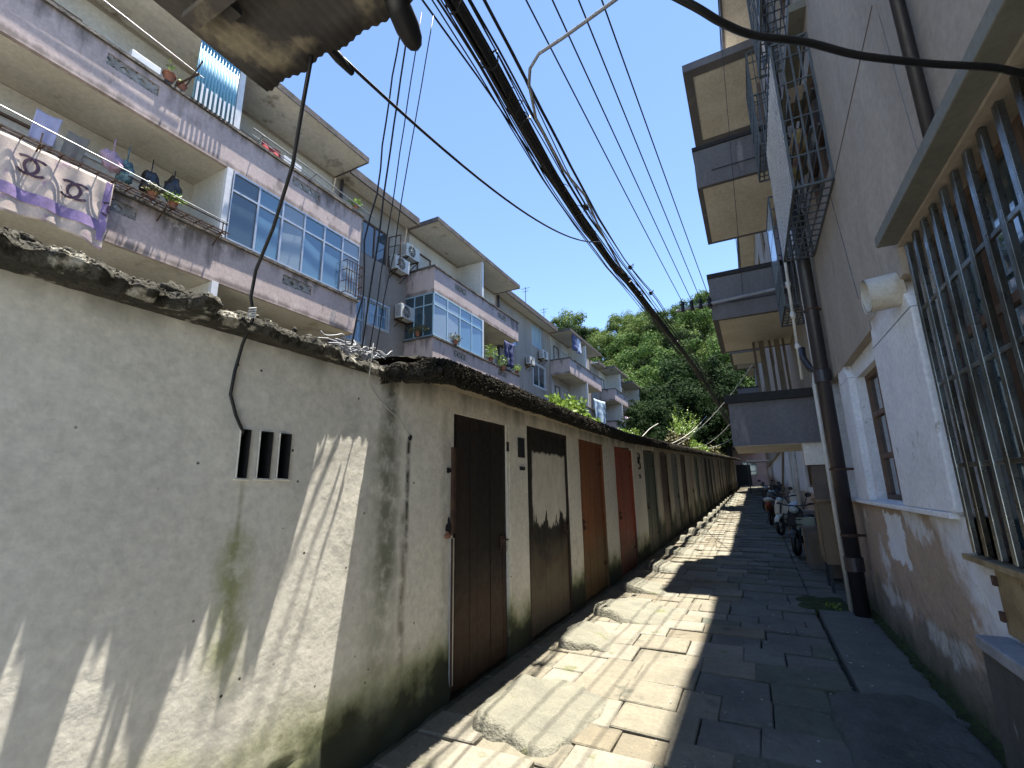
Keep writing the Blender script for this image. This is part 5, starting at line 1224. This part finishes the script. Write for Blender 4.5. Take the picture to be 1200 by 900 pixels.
for i, (x0, y0, x1, y1, r_) in enumerate(((-1.86, 2.02, -2.25, 2.10, .006), (-1.82, 2.05, -2.24, 2.18, .0065), (-1.76, 2.10, -2.22, 2.23, .0042), (-1.70, 2.16, -2.21, 2.28, .004))):
    m = MB(); a, b = Vector((x0, y0, 4.98)), Vector((x1, y1, 2.53)); pts = []
    for k in range(15):
        p = a.lerp(b, k / 14); wv = (.05 if i == 0 else .014) * (k / 14) * (1 if k < 14 else 0); p += Vector((wv * noise.noise(Vector((k * .5, i * 5, 0))), wv * 1.8 * noise.noise(Vector((k * .45, i * 5, 3))), 0)); pts.append(p)
    m.tube(pts, r_, 6); tag(m.build('drop_wire', MT['black'], smooth=True), dl[i], 'wire', 'drop wires to the shed roof')
# tangle of cables lying on the roof edge
m = MB(); r6 = random.Random(3)
for k in range(7):
    pts = []; y_ = 1.9 + r6.uniform(-.1, .2); 
    for q in range(10): pts.append((-2.27 - .02 * k + r6.uniform(-.03, .03), y_ + q * .05 + r6.uniform(-.03, .03), 2.545 + r6.uniform(-.02, .04) + .02 * math.sin(q)))
    m.tube(cr(pts, 4), .0042, 5)
tag(m.build('cable_tangle', MT['greycable'], smooth=True), 'tangle of grey wires on the crumbling roof edge under the drop wires', 'cable')
m = MB(); m.tube([(-2.16, 2.2, 2.56), (-2.2, 2.23, 2.44), (-2.285, 2.3, 2.33), (-2.288, 2.4, 2.24), (-2.286, 2.52, 2.16), (-2.288, 2.62, 2.12), (-2.288, 2.72, 2.03), (-2.289, 2.765, 1.985), (-2.33, 2.77, 1.98)], .0035, 5)
tag(m.build('thin_white_wire', MT['whitecable'], smooth=True), 'thin white wire looping across the shed wall into a small hole', 'wire')
m = MB(); m.ell((-2.292, 2.77, 1.985), .012, .02, .022, 10, 6, .3, 1); m.build('wire_hole', MT['dark'], shed)
# thick cable at top right
m = MB(); pts = [(-.5, .95, 3.22), (-.25, 1.05, 3.12), (-.02, 1.21, 3.0), (.07, 1.31, 2.98), (.16, 1.41, 2.985), (.31, 1.53, 3.0), (.46, 1.66, 3.0), (.60, 1.75, 2.99), (.72, 1.83, 2.99), (.90, 1.95, 3.0), (1.0, 2.03, 3.0), (1.10, 2.1, 3.0)]
# smooth by Catmull-Rom
m.tube(cr(pts), .0115, 8); tag(m.build('black_cable', MT['black'], smooth=True), 'thick black cable swinging across the top right to the barred window', 'cable')
# thin vertical wires by the right balconies, cable along the right eave
m = MB(); m.tube([(.44 + .02 * math.sin(y_), y_, RTOP - .1 - .03 * math.sin(y_ * .7) ** 2) for y_ in range(-1, 40)], .012, 5); tag(m.build('eave_cable', MT['black'], smooth=True), 'cable clipped under the right-hand eave', 'cable')
for i, (p, q, lab) in enumerate((((.45, 8.9, 10.9), (.2, 8.7, 4.9), 'thin wire hanging in front of the right balconies'), ((.9, 5.0, 10.5), (.85, 4.95, 6.2), 'thin wire hanging down to the meshed cage, near its corner'), ((1.0, 5.9, 10), (.95, 5.0, 6.6), 'slanting thin wire above the meshed cage'))):
    m = MB(); m.tube(cat(p, q, .03, 10), .005, 5); tag(m.build('thin_wire', MT['black']), lab, 'wire')
# pale service lines across the far part of the alley
for i, (p, q, sg, lab) in enumerate((((-2.1, 15, 2.75), (.3, 13, 4.6), .25, 'pale sagging service wire from the shed roof to the entrance canopy, nearest one'), ((-1.95, 19, 3.0), (-.2, 11.6, 3.1), .2, 'pale service wire reaching the canopy corner low down'), ((-1.8, 24, 3.3), (.6, 22, 4.6), .3, 'pale service wire farther down the alley'), ((-2.0, 12.2, 2.55), (-1.2, 17, 3.9), .15, 'pale service wire rising along the shed roof'))):
    m = MB(); m.tube(cat(p, q, sg, 14), .010, 5); tag(m.build('service_wire', MT['whitecable']), lab, 'wire', 'pale service wires across the alley')
m = MB(); m.tube(cr([(-1.98, 8.2, 2.40), (-1.96, 9.0, 2.46), (-1.98, 9.8, 2.6), (-1.95, 10.6, 2.85), (-1.9, 11.4, 3.05)]), [.011] * 25, 6) if False else m.tube(cr([(-1.98, 8.2, 2.40), (-1.96, 9.0, 2.46), (-1.98, 9.8, 2.6), (-1.95, 10.6, 2.85), (-1.9, 11.4, 3.05)]), .008, 6)
tag(m.build('bare_branch', MT['whitecable'], smooth=True), 'bare pale branch sticking out of the shed roof above the doors', 'branch')

# ---------------------------------------------------------------- end of the alley
eb = empty('end_building', (1, 50, g(50)), 'dusky pink-brown building closing off the far end of the alley', 'building')
m = MB(); wall_y = []
m.box(-1.6, 6, 50, 54, 1.2, 9.0); m.build('wall', M('end_wall_pink', (.27, .20, .20), (.2, .15, .15), scale=1.2, bump=.2), eb)
m = MB(); m.box(-1.8, 6.2, 49.7, 54.2, 9.0, 9.2); m.build('roof', MT['edge'], eb)
f = MB()
for z in (5.4, 2.4):
    for x_ in (-.9, 1.2):
        f.box(x_, x_ + 1.2, 49.95, 50.02, z, z + 1.2)
f.build('window', MT['glass'], eb)
m = MB(); m.box(-1.4, -.2, 49.93, 50, 1.4, 3.4); m.build('door', MT['dark'], eb)
m = MB(); m.box(-1.1, .4, 49.0, 50, 4.45, 4.6); m.box(-1.1, .4, 49.0, 49.1, 4.6, 5.5); m.build('balcony', MT['pink'], eb)
t = empty('shop_awning', (.1, 36, g(36)), 'small white-edged flat shelter at the far end of the alley', 'shelter')
MB().box(-.35, 1.05, 35, 37, g(36) + 2.1, g(36) + 2.18).build('roof', MT['whitewall'], t)
for x_, y_ in ((-.3, 35.1), (-.3, 36.9)): MB().bar((x_, y_, g(36)), (x_, y_, g(36) + 2.1), .06).build('post', MT['iron'], t)

# ---------------------------------------------------------------- trees
LM = [M('foliage_dark_shaded', (.022, .045, .012), (.010, .024, .007), scale=.5, bump=0, rough=.85, spec=.12), M('foliage_mid', (.075, .13, .03), (.045, .09, .02), scale=.5, bump=0, rough=.8, spec=.15), M('foliage_light', (.12, .17, .045), (.075, .12, .03), scale=.5, bump=0, rough=.8, spec=.15)]  # first foliage: shade of the gap behind the sheds put into leaf colour
for mt in LM + [MT['leaf']]:
    nt_ = mt.node_tree; b = nt_.nodes['Principled BSDF']
    tr = nt_.nodes.new('ShaderNodeBsdfTranslucent'); mx = nt_.nodes.new('ShaderNodeMixShader'); mx.inputs[0].default_value = .3
    src = b.inputs['Base Color'].links[0].from_socket; nt_.links.new(src, tr.inputs[0]); out = nt_.nodes['Material Output']
    nt_.links.new(b.outputs[0], mx.inputs[1]); nt_.links.new(tr.outputs[0], mx.inputs[2]); nt_.links.new(mx.outputs[0], out.inputs[0])
MT['bark'] = M('bark', (.10, .08, .06), (.05, .04, .03), scale=6, streak=5, bump=.6)
def crown_mesh(seed, n=9000, s=.30, R_=3.6, H_=3.4):
    rr = random.Random(seed); m = MB(); cl = []
    for i in range(46):
        a = rr.uniform(0, 6.28); zz = rr.uniform(-.75, 1); k = math.sqrt(max(0, 1 - zz * zz)) * rr.uniform(.55, 1.02)
        cl.append((Vector((math.cos(a) * k * R_, math.sin(a) * k * R_, zz * H_ * rr.uniform(.7, 1.05))), rr.uniform(.55, 1.15)))
    for i in range(n):
        c, r = cl[int(rr.random() * len(cl))]
        d = Vector((rr.gauss(0, 1), rr.gauss(0, 1), rr.gauss(0, .8))).normalized() * r * (rr.random() ** .35)
        p = c + d; nrm = (d.normalized() + Vector((rr.uniform(-.6, .6), rr.uniform(-.6, .6), rr.uniform(-.2, .9)))).normalized()
        a = nrm.cross(Vector((rr.uniform(-1, 1), rr.uniform(-1, 1), rr.uniform(-1, 1)))).normalized(); b = nrm.cross(a); L_ = s * rr.uniform(.5, 1.2)
        m.add([p - a * L_ * .5, p + b * L_ * .28, p + a * L_ * .5, p - b * L_ * .28], [(0, 1, 2, 3)])
    return m
def trunk_mesh(seed, h=5.0, R_=3.2):
    rr = random.Random(seed); m = MB(); m.tube([(0, 0, -.6), (.05, .02, 0), (.1, -.05, h * .5), (0, .1, h)], [.26, .2, .15, .1], 8)
    for i in range(6):
        a = rr.uniform(0, 6.28); z = h * rr.uniform(.55, 1); m.tube([(0, 0, z), (math.cos(a) * R_ * .35, math.sin(a) * R_ * .35, z + 1.0), (math.cos(a) * R_ * .7, math.sin(a) * R_ * .7, z + 2.0)], [.09, .06, .025], 6)
    return m
protos = []
for v in range(4):
    t = empty('tree', (0, 0, 0), 'x', 'tree', 'trees on the wooded hill')
    trunk_mesh(v).build('trunk', MT['bark'], t, world=False)
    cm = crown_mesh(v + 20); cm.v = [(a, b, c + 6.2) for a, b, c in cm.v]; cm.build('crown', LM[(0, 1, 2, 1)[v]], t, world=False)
    protos.append(t)
used = [False] * 4
def place_tree(v, x, y, z, s, rz, lab, grp='trees on the wooded hill'):
    if not used[v]: t = protos[v]; used[v] = True
    else: t = copy_tree(protos[v])
    t.location = (x, y, z); t.scale = (s, s, s * 1.0); t.rotation_euler = (0, 0, rz); t['label'] = lab; t['group'] = grp; return t
rt = random.Random(21); words = ['first', 'second', 'third', 'fourth', 'fifth', 'sixth', 'seventh', 'eighth', 'ninth', 'tenth', 'eleventh', 'twelfth']
hue = {0: 'dark green', 1: 'mid green', 2: 'light yellow-green', 3: 'mid green'}
for ri, y in enumerate((58, 63, 68.5, 74.5, 81, 88, 96)):
    x = -.31 * y - 2; ci = 0
    while x < .16 * y:
        v = rt.choice((0, 1, 1, 2, 3, 2)); s = rt.uniform(.85, 1.3) * (1.0 + .05 * ri)
        px, py = x + rt.uniform(-1, 1), y + rt.uniform(-1.5, 1.5)
        # the lower right of the hill dips behind the houses
        place_tree(v, px, py, gz(px, py), s, rt.uniform(0, 6.28), '%s tree on the hillside, %s row up, %s from the left' % (hue[v], words[ri], words[ci]))
        x += rt.uniform(4.6, 6.0); ci += 1
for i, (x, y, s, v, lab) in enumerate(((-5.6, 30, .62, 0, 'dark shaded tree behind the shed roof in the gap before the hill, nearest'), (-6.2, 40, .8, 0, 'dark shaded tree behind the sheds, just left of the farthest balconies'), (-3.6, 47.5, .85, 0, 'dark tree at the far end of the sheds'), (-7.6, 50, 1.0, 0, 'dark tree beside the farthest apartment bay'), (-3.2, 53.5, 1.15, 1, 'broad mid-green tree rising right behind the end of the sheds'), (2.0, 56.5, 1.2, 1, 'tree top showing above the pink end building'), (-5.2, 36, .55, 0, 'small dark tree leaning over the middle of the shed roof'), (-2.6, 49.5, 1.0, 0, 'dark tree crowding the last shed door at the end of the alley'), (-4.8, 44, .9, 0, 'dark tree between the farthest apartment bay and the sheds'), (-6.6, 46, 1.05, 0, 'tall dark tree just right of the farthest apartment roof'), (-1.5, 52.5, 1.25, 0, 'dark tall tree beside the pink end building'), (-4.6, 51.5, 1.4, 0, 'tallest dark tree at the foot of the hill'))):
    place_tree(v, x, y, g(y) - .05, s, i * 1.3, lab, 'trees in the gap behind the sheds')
# bushes growing on the shed roof
def bush(x, y, z, r, n, s, lab, mat, spiky=False, seed=1):
    t = empty('roof_bush', (x, y, z), lab, 'plant'); rr = random.Random(seed)
    m = MB()
    for i in range(6): a = rr.uniform(0, 6.28); m.tube([(x, y, z), (x + math.cos(a) * r[0] * .3, y + math.sin(a) * r[1] * .3, z + r[2] * .7), (x + math.cos(a) * r[0] * .6, y + math.sin(a) * r[1] * .6, z + r[2] * 1.4)], [.012, .009, .004], 5)
    m.build('stem', MT['bark'], t)
    m = MB()
    if spiky:
        for k in range(42):
            a = rr.uniform(0, 6.28); tilt = rr.uniform(.1, .75); L_ = r[2] * rr.uniform(1.0, 2.1); base = Vector((x + rr.uniform(-.15, .15), y + rr.uniform(-.2, .2), z + rr.uniform(0, .3)))
            d = Vector((math.cos(a) * tilt, math.sin(a) * tilt, 1)).normalized()
            for q in range(26):
                f = (q + 4) / 30; p = base + d * L_ * f + Vector((0, 0, -.25 * f * f * tilt))
                b_ = (d * .6 + Vector((rr.uniform(-1, 1), rr.uniform(-1, 1), rr.uniform(-.3, .4)))).normalized(); w__ = b_.cross(d).normalized() * .022
                ll = .18 * (1.15 - f) + .05; m.add([p - w__ * .3, p + b_ * ll * .5 + w__, p + b_ * ll, p + b_ * ll * .5 - w__], [(0, 1, 2, 3)])
    else:
        for k in range(14): leaves(m, (x + rr.uniform(-r[0], r[0]), y + rr.uniform(-r[1], r[1]), z + r[2] * rr.uniform(.3, 1.3)), (r[0] * .4, r[1] * .3, r[2] * .5), n // 14, s, rr)
    m.build('foliage', mat, t)
bush(-2.45, 20.5, 2.95, (.9, 1.0, .85), 0, 0, 'bright yellow-green feathery bush growing on the far shed roof', MT['leaf'], True, 4)
bush(-3.0, 8.2, 2.6, (.30, 1.0, .34), 1500, .11, 'bright green leafy creeper growing on the shed roof above the brown doors', MT['leaf'], False, 5)
bush(-2.5, 10.9, 2.7, (.2, .6, .12), 360, .07, 'sparse low plants along the shed roof before the branch', MT['leaf'], False, 8)
bush(-2.2, 16.5, 2.95, (.25, 1.6, .22), 900, .10, 'low mixed weeds on the mossy shed roof below the feathery bush', MT['leafdry'], False, 6)
bush(-2.15, 25, 3.2, (.25, 3.5, .22), 1200, .13, 'weeds fringing the far end of the shed roof', MT['leaf'], False, 7)
bush(-2.0, 34, 3.5, (.3, 4.5, .22), 900, .16, 'farthest weeds fringing the end of the shed roof', MT['leafdry'], False, 9)
bush(.72, 7.6, 0.0, (.1, .12, .04), 60, .05, 'tiny green weed at the foot of the pale pipe', MT['leaf'], False, 12)
